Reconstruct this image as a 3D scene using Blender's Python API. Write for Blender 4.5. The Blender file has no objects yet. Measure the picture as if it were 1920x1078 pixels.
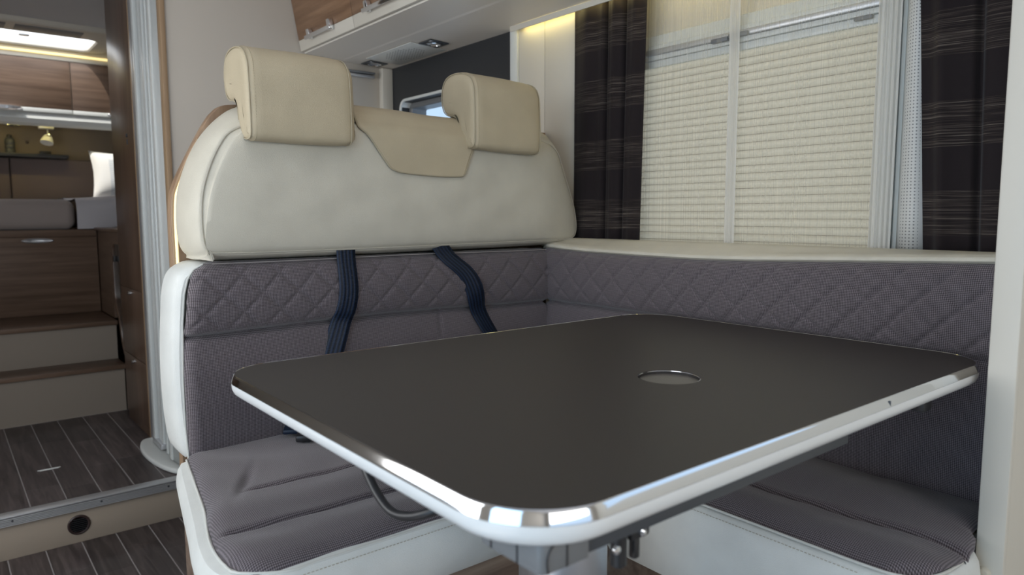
import bpy, bmesh, math, random
from mathutils import Vector, Matrix
from mathutils.bvhtree import BVHTree
random.seed(7)
C = bpy.context.scene.collection
S = bpy.context.scene

# ------------------------------------------------------------------ camera, world, lights
cam_d = bpy.data.cameras.new('camera'); cam = bpy.data.objects.new('camera', cam_d); C.objects.link(cam)
yaw, pitch, roll = math.radians(39.10817), math.radians(5.84614), math.radians(-0.14001)
Fv = Vector((math.sin(yaw), math.cos(yaw), 0)); Rv = Vector((math.cos(yaw), -math.sin(yaw), 0)); Uv = Vector((0, 0, 1))
Fv, Uv = Fv*math.cos(pitch) - Uv*math.sin(pitch), Uv*math.cos(pitch) + Fv*math.sin(pitch)
Rv, Uv = Rv*math.cos(roll) + Uv*math.sin(roll), Uv*math.cos(roll) - Rv*math.sin(roll)
cam.matrix_world = Matrix(((Rv.x, Uv.x, -Fv.x, 0), (Rv.y, Uv.y, -Fv.y, 0), (Rv.z, Uv.z, -Fv.z, 1.01), (0, 0, 0, 1)))
cam_d.sensor_width = 36; cam_d.lens = 1336.92/1920*36; cam_d.clip_start = 0.02
cam_d.dof.use_dof = True; cam_d.dof.focus_distance = 1.35; cam_d.dof.aperture_fstop = 5.0
S.camera = cam
S.view_settings.view_transform = 'Standard'; S.view_settings.look = 'None'
S.view_settings.gamma = 1; S.view_settings.use_curve_mapping = False
S.view_settings.exposure = 0.0
W = bpy.data.worlds.new('sky'); S.world = W; W.use_nodes = True
wt = W.node_tree; bg = wt.nodes['Background']
bg.inputs[0].default_value = (0.60, 0.78, 1.0, 1); bg.inputs[1].default_value = 1.15
def area(name, loc, aim, sx, sy, power, col):
    l = bpy.data.lights.new(name, 'AREA'); l.shape = 'RECTANGLE'; l.size = sx; l.size_y = sy
    l.energy = power; l.color = col
    o = bpy.data.objects.new(name, l); C.objects.link(o); o.location = loc
    o.rotation_euler = (Vector(aim) - Vector(loc)).to_track_quat('-Z', 'Y').to_euler()
    return o
sun_d = bpy.data.lights.new('sun', 'SUN'); sun_d.energy = 13; sun_d.angle = 0.01; sun_d.color = (1, .95, .88)
sun = bpy.data.objects.new('sun', sun_d); C.objects.link(sun)
sun.rotation_euler = Vector((.35, .33, -.80)).to_track_quat('-Z', 'Y').to_euler()
area('windscreen_daylight', (0.2, -1.62, 1.45), (0.4, 1.5, 1.15), 1.7, 0.6, 12, (1.0, 0.94, 0.85))
area('added_left_fill', (-0.86, 1.55, 1.14), (0.6, 1.5, 1.0), 1.5, 0.8, 15, (1.0, 0.98, 0.95))  # added at an unseen left opening to brighten the chrome edge and bench
area('entry_door_daylight', (-0.88, 0.10, 0.95), (1.0, 0.5, 0.7), 0.8, 1.5, 7.5, (0.45, 0.73, 1.0))
area('added_top_fill', (0.25, 0.75, 1.96), (0.25, 0.75, 0.0), 0.55, 0.55, 2.2, (0.96, 0.96, 1.0))  # added fill below the closed hatch; no daylight passes through it
area('side_window_daylight', (1.60, 1.0, 1.19), (0.5, 1.0, 1.19), 0.85, 0.62, 2.6, (1.0, 0.96, 0.90))

# ------------------------------------------------------------------ materials
MATS = {}
def mat(name, col, rough=0.5, metal=0.0, spec=0.5, sheen=0.0, coat=0.0):
    m = bpy.data.materials.new(name); m.use_nodes = True
    b = m.node_tree.nodes['Principled BSDF']
    b.inputs['Base Color'].default_value = (*col, 1); b.inputs['Roughness'].default_value = rough
    b.inputs['Metallic'].default_value = metal; b.inputs['Specular IOR Level'].default_value = spec
    b.inputs['Sheen Weight'].default_value = sheen; b.inputs['Coat Weight'].default_value = coat
    MATS[name] = m
    return m
def N(m, t, **kw):
    n = m.node_tree.nodes.new(t)
    for k, v in kw.items(): setattr(n, k, v)
    return n
def L(m, a, b): m.node_tree.links.new(a, b)
def bump_from(m, src, strength, dist):
    b = N(m, 'ShaderNodeBump'); b.inputs['Strength'].default_value = strength; b.inputs['Distance'].default_value = dist
    L(m, src, b.inputs['Height']); L(m, b.outputs[0], m.node_tree.nodes['Principled BSDF'].inputs['Normal'])
def ramp(m, src, stops):
    r = N(m, 'ShaderNodeValToRGB'); e = r.color_ramp.elements
    while len(e) > len(stops): e.remove(e[-1])
    while len(e) < len(stops): e.new(0.5)
    for i, (p, c) in enumerate(stops): e[i].position = p; e[i].color = (*c, 1)
    L(m, src, r.inputs[0]); return r
def math_n(m, op, a, b=None):
    n = N(m, 'ShaderNodeMath', operation=op)
    for i, v in enumerate((a, b)):
        if v is None: continue
        if isinstance(v, (int, float)): n.inputs[i].default_value = v
        else: L(m, v, n.inputs[i])
    return n.outputs[0]
def leather(name, col, rough=0.48):
    m = mat(name, col, rough, spec=0.35)
    tc = N(m, 'ShaderNodeTexCoord')
    v = N(m, 'ShaderNodeTexVoronoi', feature='DISTANCE_TO_EDGE'); v.inputs['Scale'].default_value = 420
    nz = N(m, 'ShaderNodeTexNoise'); nz.inputs['Scale'].default_value = 14; nz.inputs['Detail'].default_value = 4
    L(m, tc.outputs['Object'], v.inputs['Vector']); L(m, tc.outputs['Object'], nz.inputs['Vector'])
    r = ramp(m, nz.outputs[0], [(0.3, tuple(c*0.94 for c in col)), (0.7, tuple(min(1, c*1.04) for c in col))])
    L(m, r.outputs[0], m.node_tree.nodes['Principled BSDF'].inputs['Base Color'])
    s = math_n(m, 'MINIMUM', math_n(m, 'MULTIPLY', v.outputs['Distance'], 6.0), 1.0)
    s2 = math_n(m, 'ADD', math_n(m, 'MULTIPLY', s, 0.35), math_n(m, 'MULTIPLY', nz.outputs[0], 2.0))
    bump_from(m, s2, 0.35, 0.0012)
    return m
M_leather = leather('cream leather', (0.61, 0.57, 0.475))
M_leather_w = leather('off white leather', (0.70, 0.71, 0.68))
M_leather_t = leather('tan leather', (0.52, 0.44, 0.305))
M_piping = mat('cream piping', (0.45, 0.42, 0.35), 0.5)
M_pipe_w = mat('white piping', (0.62, 0.62, 0.58), 0.5)
M_pipe_t = mat('tan piping', (0.42, 0.36, 0.25), 0.5)

def fabric(name, dark, light):
    m = mat(name, dark, 0.85, spec=0.25, sheen=0.25)
    uv = N(m, 'ShaderNodeUVMap'); sx = N(m, 'ShaderNodeSeparateXYZ'); L(m, uv.outputs[0], sx.inputs[0])
    p = 0.0042
    k = 2*math.pi/p
    nz = N(m, 'ShaderNodeTexNoise'); nz.inputs['Scale'].default_value = 300; nz.inputs['Detail'].default_value = 2
    L(m, uv.outputs[0], nz.inputs['Vector'])
    off = math_n(m, 'MULTIPLY', nz.outputs[0], 1.3)
    a = math_n(m, 'SINE', math_n(m, 'ADD', math_n(m, 'MULTIPLY', math_n(m, 'ADD', sx.outputs[0], sx.outputs[1]), k*0.72), off))
    b = math_n(m, 'SINE', math_n(m, 'ADD', math_n(m, 'MULTIPLY', math_n(m, 'SUBTRACT', sx.outputs[0], sx.outputs[1]), k*0.72), off))
    h = math_n(m, 'ADD', math_n(m, 'MULTIPLY', math_n(m, 'MULTIPLY', a, b), 0.5), 0.5)
    n2 = N(m, 'ShaderNodeTexNoise'); n2.inputs['Scale'].default_value = 900; L(m, uv.outputs[0], n2.inputs['Vector'])
    h2 = math_n(m, 'ADD', math_n(m, 'MULTIPLY', h, 0.75), math_n(m, 'MULTIPLY', n2.outputs[0], 0.25))
    r = ramp(m, h2, [(0.25, dark), (0.55, tuple((x+y)/2*0.9 for x, y in zip(dark, light))), (0.85, light)])
    L(m, r.outputs[0], m.node_tree.nodes['Principled BSDF'].inputs['Base Color'])
    bump_from(m, h2, 0.6, 0.0008)
    return m
M_fabric = fabric('taupe woven fabric', (0.038, 0.030, 0.034), (0.245, 0.210, 0.225))

def wood(name, c1, c2, axis='X', rough=0.42, scale=1.0, coat=0.0):
    m = mat(name, c1, rough, coat=coat)
    tc = N(m, 'ShaderNodeTexCoord'); mp = N(m, 'ShaderNodeMapping')
    s = {'X': (1.2, 22, 22), 'Y': (22, 1.2, 22), 'Z': (22, 22, 1.2)}[axis]
    mp.inputs['Scale'].default_value = tuple(v*scale for v in s)
    L(m, tc.outputs['Object'], mp.inputs['Vector'])
    nz = N(m, 'ShaderNodeTexNoise'); nz.inputs['Scale'].default_value = 1.6; nz.inputs['Detail'].default_value = 7; nz.inputs['Roughness'].default_value = 0.62
    L(m, mp.outputs[0], nz.inputs['Vector'])
    r = ramp(m, nz.outputs[0], [(0.34, c1), (0.52, tuple((a+b)/2 for a, b in zip(c1, c2))), (0.68, c2)])
    L(m, r.outputs[0], m.node_tree.nodes['Principled BSDF'].inputs['Base Color'])
    bump_from(m, nz.outputs[0], 0.15, 0.001)
    return m
M_wood_cab = wood('walnut cabinet wood', (0.16, 0.085, 0.045), (0.30, 0.175, 0.10), 'Y')
M_wood_x = wood('dark walnut wood', (0.095, 0.058, 0.038), (0.185, 0.12, 0.083), 'X')
M_wood_z = wood('dark walnut upright', (0.085, 0.052, 0.036), (0.15, 0.095, 0.065), 'Z', rough=0.28)
M_wood_y = wood('walnut side panel', (0.10, 0.062, 0.042), (0.19, 0.125, 0.085), 'Y')
M_wood_lt = wood('light oak edging', (0.34, 0.225, 0.13), (0.46, 0.32, 0.20), 'Z')
M_wood_base = wood('grey oak bench base', (0.15, 0.10, 0.075), (0.34, 0.26, 0.20), 'X')
M_wood_shell = wood('walnut seat shell', (0.20, 0.12, 0.07), (0.36, 0.24, 0.15), 'Z')
def plank_mat():
    m = mat('dark plank vinyl', (0.05, 0.04, 0.04), 0.42)
    tc = N(m, 'ShaderNodeTexCoord'); mp = N(m, 'ShaderNodeMapping'); mp.inputs['Scale'].default_value = (38, 3, 38)
    g = N(m, 'ShaderNodeObjectInfo')
    va = N(m, 'ShaderNodeVectorMath', operation='ADD'); L(m, tc.outputs['Object'], va.inputs[0])
    vm = N(m, 'ShaderNodeVectorMath', operation='SCALE'); L(m, g.outputs['Location'], vm.inputs[0]); vm.inputs['Scale'].default_value = 7.7
    L(m, vm.outputs[0], va.inputs[1]); L(m, va.outputs[0], mp.inputs['Vector'])
    nz = N(m, 'ShaderNodeTexNoise'); nz.inputs['Scale'].default_value = 1.5; nz.inputs['Detail'].default_value = 6
    nz.inputs['Distortion'].default_value = 0.8
    L(m, mp.outputs[0], nz.inputs['Vector'])
    r = ramp(m, nz.outputs[0], [(0.3, (0.030, 0.022, 0.022)), (0.5, (0.060, 0.047, 0.046)), (0.72, (0.105, 0.083, 0.080))])
    hs = N(m, 'ShaderNodeHueSaturation'); mr = N(m, 'ShaderNodeMapRange')
    L(m, g.outputs['Random'], mr.inputs[0]); mr.inputs[3].default_value = 0.72; mr.inputs[4].default_value = 1.3
    L(m, mr.outputs[0], hs.inputs['Value']); L(m, r.outputs[0], hs.inputs['Color'])
    L(m, hs.outputs[0], m.node_tree.nodes['Principled BSDF'].inputs['Base Color'])
    bump_from(m, nz.outputs[0], 0.2, 0.0008)
    return m
M_plank = plank_mat()
M_joint = mat('pale plank joint', (0.30, 0.28, 0.275), 0.7)
M_cream = mat('cream panel', (0.66, 0.62, 0.54), 0.45)
M_beige = mat('beige wall panel', (0.55, 0.50, 0.435), 0.6)
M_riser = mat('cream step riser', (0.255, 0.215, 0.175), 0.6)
M_white = mat('white plastic', (0.70, 0.72, 0.70), 0.35)
M_shower = mat('white shower profile', (0.68, 0.71, 0.70), 0.28)
M_ceiling = mat('pale grey ceiling', (0.64, 0.63, 0.64), 0.7)
M_taupe = mat('taupe wall cloth', (0.20, 0.165, 0.135), 0.9)
M_head = mat('brown upholstered panel', (0.17, 0.135, 0.125), 0.9)
M_matt = mat('taupe mattress', (0.33, 0.28, 0.26), 0.95, sheen=0.2)
M_sheet = mat('pale sheet', (0.52, 0.50, 0.52), 0.95)
M_chrome = mat('polished chrome', (0.80, 0.82, 0.85), 0.07, 1.0)
M_alu = mat('brushed aluminium', (0.60, 0.64, 0.70), 0.32, 1.0)
M_alu_m = mat('matt aluminium', (0.62, 0.63, 0.65), 0.38, 0.75)
M_black = mat('black plastic', (0.018, 0.018, 0.02), 0.4)
M_grey = mat('grey plastic', (0.17, 0.175, 0.18), 0.45)
M_dgrey = mat('slate grey metal', (0.055, 0.06, 0.068), 0.4)
M_darkpanel = mat('anthracite wall panel', (0.026, 0.028, 0.032), 0.38)
M_darkglass = mat('smoked glass', (0.03, 0.032, 0.03), 0.12)
M_brown = mat('dark brown plastic', (0.035, 0.02, 0.018), 0.4)
M_tan_lam = mat('disc laminate', (0.12, 0.108, 0.095), 0.35, spec=0.6)
def laminate():
    m = mat('dark table laminate', (0.046, 0.041, 0.037), 0.46, spec=0.3)
    tc = N(m, 'ShaderNodeTexCoord'); nz = N(m, 'ShaderNodeTexNoise'); nz.inputs['Scale'].default_value = 900
    L(m, tc.outputs['Object'], nz.inputs['Vector'])
    r = ramp(m, nz.outputs[0], [(0.3, (0.034, 0.029, 0.027)), (0.7, (0.049, 0.043, 0.040))])
    L(m, r.outputs[0], m.node_tree.nodes['Principled BSDF'].inputs['Base Color'])
    bump_from(m, nz.outputs[0], 0.15, 0.0004); return m
M_lam = laminate()
def emit(name, col, s):
    m = mat(name, col, 0.5); b = m.node_tree.nodes['Principled BSDF']
    b.inputs['Emission Color'].default_value = (*col, 1); b.inputs['Emission Strength'].default_value = s
    return m
M_led = emit('warm led strip', (1.0, 0.80, 0.36), 1.1)
M_led_s = emit('shell led strip', (1.0, 0.86, 0.52), 0.75)
M_led_w = emit('warm cove led', (1.0, 0.86, 0.36), 5.5)
M_led_b = emit('bed cove led', (1.0, 0.80, 0.28), 14)
def belt_mat():
    m = mat('sky-tinted webbing', (0.012, 0.022, 0.045), 0.42, spec=0.35)  # blue in the webbing colour paints the reflected sky
    uv = N(m, 'ShaderNodeUVMap'); sx = N(m, 'ShaderNodeSeparateXYZ'); L(m, uv.outputs[0], sx.inputs[0])
    a = math_n(m, 'SINE', math_n(m, 'MULTIPLY', sx.outputs[0], 2*math.pi/0.0085))
    b = math_n(m, 'SINE', math_n(m, 'MULTIPLY', sx.outputs[1], 2*math.pi/0.003))
    h = math_n(m, 'ADD', a, math_n(m, 'MULTIPLY', b, 0.5))
    r = ramp(m, math_n(m, 'ADD', math_n(m, 'MULTIPLY', h, 0.33), 0.5), [(0.2, (0.003, 0.005, 0.010)), (0.9, (0.012, 0.026, 0.060))])
    L(m, r.outputs[0], m.node_tree.nodes['Principled BSDF'].inputs['Base Color'])
    bump_from(m, h, 0.5, 0.0006); return m
M_belt = belt_mat()
def curtain_mat():
    m = mat('dark brown curtain cloth', (0.02, 0.014, 0.013), 0.8, spec=0.2, sheen=0.1)
    tc = N(m, 'ShaderNodeTexCoord'); g = N(m, 'ShaderNodeNewGeometry'); sx = N(m, 'ShaderNodeSeparateXYZ')
    L(m, g.outputs['Position'], sx.inputs[0])
    band = math_n(m, 'SINE', math_n(m, 'MULTIPLY', math_n(m, 'SUBTRACT', sx.outputs[2], 1.01 - 0.0395), 2*math.pi/0.158))
    bandf = math_n(m, 'GREATER_THAN', band, -0.02)
    mp = N(m, 'ShaderNodeMapping'); mp.inputs['Scale'].default_value = (9, 9, 640); L(m, g.outputs['Position'], mp.inputs['Vector'])
    nz = N(m, 'ShaderNodeTexNoise'); nz.inputs['Scale'].default_value = 1.0; nz.inputs['Detail'].default_value = 3; L(m, mp.outputs[0], nz.inputs['Vector'])
    st = ramp(m, nz.outputs[0], [(0.46, (0.016, 0.011, 0.011)), (0.60, (0.050, 0.038, 0.033)), (0.76, (0.17, 0.145, 0.12))])
    mx = N(m, 'ShaderNodeMix', data_type='RGBA'); L(m, bandf, mx.inputs[0])
    mx.inputs[6].default_value = (0.016, 0.011, 0.012, 1); L(m, st.outputs[0], mx.inputs[7])
    L(m, mx.outputs[2], m.node_tree.nodes['Principled BSDF'].inputs['Base Color'])
    bump_from(m, nz.outputs[0], 0.2, 0.0008); return m
M_curtain = curtain_mat()
def translucent(name, col, tr, transp=0.0, stripes=False):
    m = bpy.data.materials.new(name); m.use_nodes = True; nt = m.node_tree
    for n in list(nt.nodes):
        if n.type != 'OUTPUT_MATERIAL': nt.nodes.remove(n)
    out = nt.nodes[0]
    d = N(m, 'ShaderNodeBsdfDiffuse'); t = N(m, 'ShaderNodeBsdfTranslucent'); x = N(m, 'ShaderNodeMixShader')
    d.inputs[0].default_value = (*col, 1); t.inputs[0].default_value = (*col, 1); x.inputs[0].default_value = tr
    L(m, d.outputs[0], x.inputs[1]); L(m, t.outputs[0], x.inputs[2]); res = x.outputs[0]
    if transp > 0:
        tp = N(m, 'ShaderNodeBsdfTransparent'); y = N(m, 'ShaderNodeMixShader')
        if stripes:
            g = N(m, 'ShaderNodeNewGeometry'); mp = N(m, 'ShaderNodeMapping'); mp.inputs['Scale'].default_value = (0, 640, 1.2)
            L(m, g.outputs['Position'], mp.inputs['Vector'])
            nz = N(m, 'ShaderNodeTexNoise'); nz.inputs['Scale'].default_value = 1; nz.inputs['Detail'].default_value = 2
            L(m, mp.outputs[0], nz.inputs['Vector'])
            mr = N(m, 'ShaderNodeMapRange'); L(m, nz.outputs[0], mr.inputs[0])
            mr.inputs[1].default_value = 0.35; mr.inputs[2].default_value = 0.68
            mr.inputs[3].default_value = min(1, transp + 0.10); mr.inputs[4].default_value = max(0, transp - 0.14)
            L(m, mr.outputs[0], y.inputs[0])
        else: y.inputs[0].default_value = transp
        L(m, res, y.inputs[1]); L(m, tp.outputs[0], y.inputs[2]); res = y.outputs[0]
    L(m, res, out.inputs[0]); return m
M_blind = translucent('pleated blind cloth', (0.60, 0.53, 0.41), 0.35)
M_fold_shade = mat('blind fold shade', (0.36, 0.31, 0.24), .8)
M_net = translucent('sheer net', (0.74, 0.70, 0.61), 0.4, 0.76, True)
M_net_d = translucent('sheer net doubled', (0.84, 0.82, 0.77), 0.35, 0.12, True)
M_hatch = translucent('hatch dome acrylic', (0.92, 0.94, 0.97), 0.85, 0.35)
def glass():
    m = bpy.data.materials.new('window glass'); m.use_nodes = True; nt = m.node_tree
    for n in list(nt.nodes):
        if n.type != 'OUTPUT_MATERIAL': nt.nodes.remove(n)
    tp = N(m, 'ShaderNodeBsdfTransparent'); gl = N(m, 'ShaderNodeBsdfGlossy'); gl.inputs['Roughness'].default_value = 0.02
    tp.inputs[0].default_value = (0.88, 0.93, 0.97, 1)
    y = N(m, 'ShaderNodeMixShader'); y.inputs[0].default_value = 0.06
    L(m, tp.outputs[0], y.inputs[1]); L(m, gl.outputs[0], y.inputs[2]); L(m, y.outputs[0], nt.nodes[0].inputs[0]); return m
M_glass = glass()
def shower_glass():
    m = bpy.data.materials.new('greenish acrylic'); m.use_nodes = True; nt = m.node_tree
    b = nt.nodes['Principled BSDF']; b.inputs['Base Color'].default_value = (0.74, 0.77, 0.76, 1)
    b.inputs['Roughness'].default_value = 0.22; b.inputs['Alpha'].default_value = 0.93; return m
M_acryl = shower_glass()
def dotted():
    m = mat('perforated white strip', (0.62, 0.62, 0.60), 0.5)
    uv = N(m, 'ShaderNodeUVMap'); sx = N(m, 'ShaderNodeSeparateXYZ'); L(m, uv.outputs[0], sx.inputs[0])
    p = 0.0062
    def cell(s, pp): return math_n(m, 'ABSOLUTE', math_n(m, 'SUBTRACT', math_n(m, 'FRACT', math_n(m, 'DIVIDE', s, pp)), 0.5))
    a = cell(sx.outputs[0], p); b = cell(sx.outputs[1], p)
    d = math_n(m, 'ADD', math_n(m, 'MULTIPLY', a, a), math_n(m, 'MULTIPLY', b, b))
    dot = math_n(m, 'LESS_THAN', d, 0.045)
    lim = math_n(m, 'MULTIPLY', math_n(m, 'GREATER_THAN', sx.outputs[0], 0.009), math_n(m, 'LESS_THAN', sx.outputs[0], 0.040))
    f = math_n(m, 'MULTIPLY', dot, lim)
    mx = N(m, 'ShaderNodeMix', data_type='RGBA'); L(m, f, mx.inputs[0])
    mx.inputs[6].default_value = (0.64, 0.63, 0.60, 1); mx.inputs[7].default_value = (0.22, 0.22, 0.215, 1)
    L(m, mx.outputs[2], m.node_tree.nodes['Principled BSDF'].inputs['Base Color']); return m
M_dots = dotted()
def pillow_mat():
    m = mat('striped pillow cotton', (0.7, 0.7, 0.7), 0.9)
    g = N(m, 'ShaderNodeTexCoord'); sx = N(m, 'ShaderNodeSeparateXYZ'); L(m, g.outputs['Object'], sx.inputs[0])
    st = math_n(m, 'GREATER_THAN', math_n(m, 'SINE', math_n(m, 'MULTIPLY', sx.outputs[2], 2*math.pi/0.011)), 0.0)
    ins = math_n(m, 'MULTIPLY', math_n(m, 'GREATER_THAN', sx.outputs[0], -0.105), math_n(m, 'LESS_THAN', sx.outputs[2], 0.235))
    mx = N(m, 'ShaderNodeMix', data_type='RGBA'); L(m, math_n(m, 'MULTIPLY', st, ins), mx.inputs[0])
    mx.inputs[6].default_value = (0.72, 0.72, 0.70, 1); mx.inputs[7].default_value = (0.36, 0.42, 0.48, 1)
    L(m, mx.outputs[2], m.node_tree.nodes['Principled BSDF'].inputs['Base Color']); return m
M_pillow = pillow_mat()

# ------------------------------------------------------------------ mesh helpers
OFF = {}
def build(name, V, F, m, parent=None, uvs=None, smooth=True, angle=35, origin=None):
    V = [Vector(v) for v in V]
    if parent is not None: off = OFF[parent.name]
    elif origin is not None: off = Vector(origin)
    else:
        xs = [v.x for v in V]; ys = [v.y for v in V]; zs = [v.z for v in V]
        off = Vector(((min(xs)+max(xs))/2, (min(ys)+max(ys))/2, min(zs)))
    me = bpy.data.meshes.new(name); me.from_pydata([v - off for v in V], [], F)
    if uvs:
        ul = me.uv_layers.new(name='UVMap')
        for lp in me.loops: ul.data[lp.index].uv = uvs[lp.vertex_index]
    bm = bmesh.new(); bm.from_mesh(me); bmesh.ops.recalc_face_normals(bm, faces=bm.faces); bm.to_mesh(me); bm.free()
    if smooth:
        me.polygons.foreach_set('use_smooth', [True]*len(me.polygons))
        me.set_sharp_from_angle(angle=math.radians(angle))
    me.materials.append(m); me.update()
    o = bpy.data.objects.new(name, me); C.objects.link(o)
    if parent is not None: o.parent = parent
    else: o.location = off
    OFF[o.name] = off
    return o
def tag(o, label=None, cat=None, group=None, kind=None):
    if label: o['label'] = label
    if cat: o['category'] = cat
    if group: o['group'] = group
    if kind: o['kind'] = kind
    return o
def thing(name, label, cat, loc, group=None):
    o = bpy.data.objects.new(name, None); C.objects.link(o); o.location = loc; OFF[o.name] = Vector(loc)
    o.empty_display_size = 0.05
    return tag(o, label, cat, group)
def join(*parts):
    V = []; F = []
    for v, f in parts:
        n = len(V); V += list(v); F += [tuple(i+n for i in q) for q in f]
    return V, F
def box(x0, x1, y0, y1, z0, z1, bev=0.0, seg=2):
    bm = bmesh.new(); bmesh.ops.create_cube(bm, size=1)
    for v in bm.verts:
        v.co = Vector((x0 + (v.co.x+.5)*(x1-x0), y0 + (v.co.y+.5)*(y1-y0), z0 + (v.co.z+.5)*(z1-z0)))
    if bev > 0: bmesh.ops.bevel(bm, geom=list(bm.edges), offset=bev, segments=seg, profile=0.5, affect='EDGES')
    bm.verts.index_update()
    V = [v.co.copy() for v in bm.verts]; F = [tuple(v.index for v in f.verts) for f in bm.faces]; bm.free()
    return V, F
def cr(pts, closed=True, n=6):                     # Catmull-Rom through points of any dimension
    out = []; P = [Vector(p) for p in pts]; k = len(P)
    rng = range(k) if closed else range(k-1)
    for i in rng:
        if closed: a, b, c, d = P[(i-1) % k], P[i], P[(i+1) % k], P[(i+2) % k]
        else: a, b, c, d = P[max(i-1, 0)], P[i], P[i+1], P[min(i+2, k-1)]
        for j in range(n):
            t = j/n
            out.append(0.5*((2*b) + (c-a)*t + (2*a-5*b+4*c-d)*t*t + (3*b-a-3*c+d)*t**3))
    if not closed: out.append(P[-1])
    return out
def round_rect(x0, x1, y0, y1, r, n=8):
    out = []
    rs = r if isinstance(r, (list, tuple)) else [r]*4
    for (cx, cy, a0, rr) in ((x1, y0, -90, rs[0]), (x1, y1, 0, rs[1]), (x0, y1, 90, rs[2]), (x0, y0, 180, rs[3])):
        sx = -1 if cx == x1 else 1; sy = 1 if cy == y0 else -1
        for i in range(n+1):
            a = math.radians(a0 + 90*i/n)
            out.append((cx + sx*rr + rr*math.cos(a), cy + sy*rr + rr*math.sin(a)))
    return out
def inset(poly, d):                                 # d: number or list, positive = inwards
    P = [Vector((p[0], p[1])) for p in poly]; k = len(P); out = []
    area2 = sum(P[i].x*P[(i+1) % k].y - P[(i+1) % k].x*P[i].y for i in range(k))
    sg = 1 if area2 > 0 else -1
    for i in range(k):
        e1 = P[i]-P[i-1]; e2 = P[(i+1) % k]-P[i]
        if e1.length < 1e-9: e1 = e2
        if e2.length < 1e-9: e2 = e1
        n1 = Vector((-e1.y, e1.x)).normalized(); n2 = Vector((-e2.y, e2.x)).normalized()
        n = (n1+n2); n = n.normalized() if n.length > 1e-6 else n1
        n /= max(0.6, n.dot(n1))
        di = d[i] if isinstance(d, (list, tuple)) else d
        out.append(P[i] + n*sg*di)
    return out
def loft(poly, prof, to3, scales=(), caps=(True, True)):
    """rings of poly at (inset, depth); then scales = [(factor, depth)] about the centroid; to3(a, b, depth)"""
    rings = [(inset(poly, i), d) for i, d in prof]
    base = rings[-1][0]; c = sum(base, Vector((0, 0)))/len(base)
    for s, d in scales: rings.append(([c + (p-c)*s for p in base], d))
    V = []; F = []; k = len(poly)
    for ring, d in rings:
        for p in ring: V.append(Vector(to3(p.x, p.y, d)))
    for r in range(len(rings)-1):
        for i in range(k):
            a = r*k+i; b = r*k+(i+1) % k
            F.append((a, b, b+k, a+k))
    if caps[0]: F.append(tuple(range(k))[::-1])
    if caps[1]: F.append(tuple((len(rings)-1)*k+i for i in range(k)))
    return V, F
XZ = lambda a, b, d: (a, d, b)
XY = lambda a, b, d: (a, b, d)
YZ = lambda a, b, d: (d, a, b)
def grid(nu, nv, fn):
    V = []; UV = []; F = []
    for j in range(nv+1):
        for i in range(nu+1):
            p, uv = fn(i/nu, j/nv); V.append(Vector(p)); UV.append(uv)
    for j in range(nv):
        for i in range(nu):
            a = j*(nu+1)+i; F.append((a, a+1, a+nu+2, a+nu+1))
    return V, F, UV
def tube(pts, r, n=10, closed=False, caps=True):
    P = [Vector(p) for p in pts]; k = len(P); V = []; F = []
    nrm = None
    for i in range(k):
        if closed: t = P[(i+1) % k]-P[i-1]
        else: t = P[min(i+1, k-1)]-P[max(i-1, 0)]
        t.normalize()
        if nrm is None:
            nrm = t.orthogonal().normalized()
        nrm = (nrm - t*nrm.dot(t)).normalized(); bn = t.cross(nrm)
        rr = r[i] if isinstance(r, (list, tuple)) else r
        for j in range(n):
            a = 2*math.pi*j/n; V.append(P[i] + (nrm*math.cos(a)+bn*math.sin(a))*rr)
    m = k if closed else k-1
    for i in range(m):
        for j in range(n):
            a = i*n+j; b = i*n+(j+1) % n; c = ((i+1) % k)*n+(j+1) % n; d = ((i+1) % k)*n+j
            F.append((a, b, c, d))
    if caps and not closed:
        F.append(tuple(range(n))[::-1]); F.append(tuple((k-1)*n+j for j in range(n)))
    return V, F
def cyl(c, r, z0, z1, n=32, bev=0.0):
    c = Vector(c); poly = [(c.x + r*math.cos(2*math.pi*i/n), c.y + r*math.sin(2*math.pi*i/n)) for i in range(n)]
    prof = [(bev, z0), (0, z0+bev), (0, z1-bev), (bev, z1)] if bev > 0 else [(0, z0), (0, z1)]
    return loft(poly, prof, XY)
def revolve(c, axis, prof, n=28):
    """prof: [(radius, distance along axis)] about point c"""
    ax = Vector(axis).normalized(); u = ax.orthogonal().normalized(); w = ax.cross(u); c = Vector(c)
    V = []; F = []
    for r, d in prof:
        for i in range(n):
            a = 2*math.pi*i/n; V.append(c + ax*d + (u*math.cos(a)+w*math.sin(a))*r)
    for k in range(len(prof)-1):
        for i in range(n):
            a = k*n+i; b = k*n+(i+1) % n; F.append((a, b, b+n, a+n))
    F.append(tuple(range(n))[::-1]); F.append(tuple((len(prof)-1)*n+i for i in range(n)))
    return V, F
def bev_prof(d0, d1, r, n=3):                       # rounded both ends
    out = []
    for i in range(n+1):
        a = math.pi/2*i/n; out.append((r*(1-math.sin(a)), d0 + (1 if d1 > d0 else -1)*r*(1-math.cos(a))))
    for i in range(n+1):
        a = math.pi/2*(1-i/n); out.append((r*(1-math.sin(a)), d1 - (1 if d1 > d0 else -1)*r*(1-math.cos(a))))
    return out
def interp(tab, x):
    if x <= tab[0][0]: return tab[0][1]
    for (a, va), (b, vb) in zip(tab, tab[1:]):
        if x <= b: return va + (vb-va)*(x-a)/(b-a)
    return tab[-1][1]
def sstep(t): t = max(0, min(1, t)); return t*t*(3-2*t)
def wrinkle(u, v): return math.sin(u*23+1.3*math.sin(v*17))*math.sin(v*19+1.1*math.sin(u*13))

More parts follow.
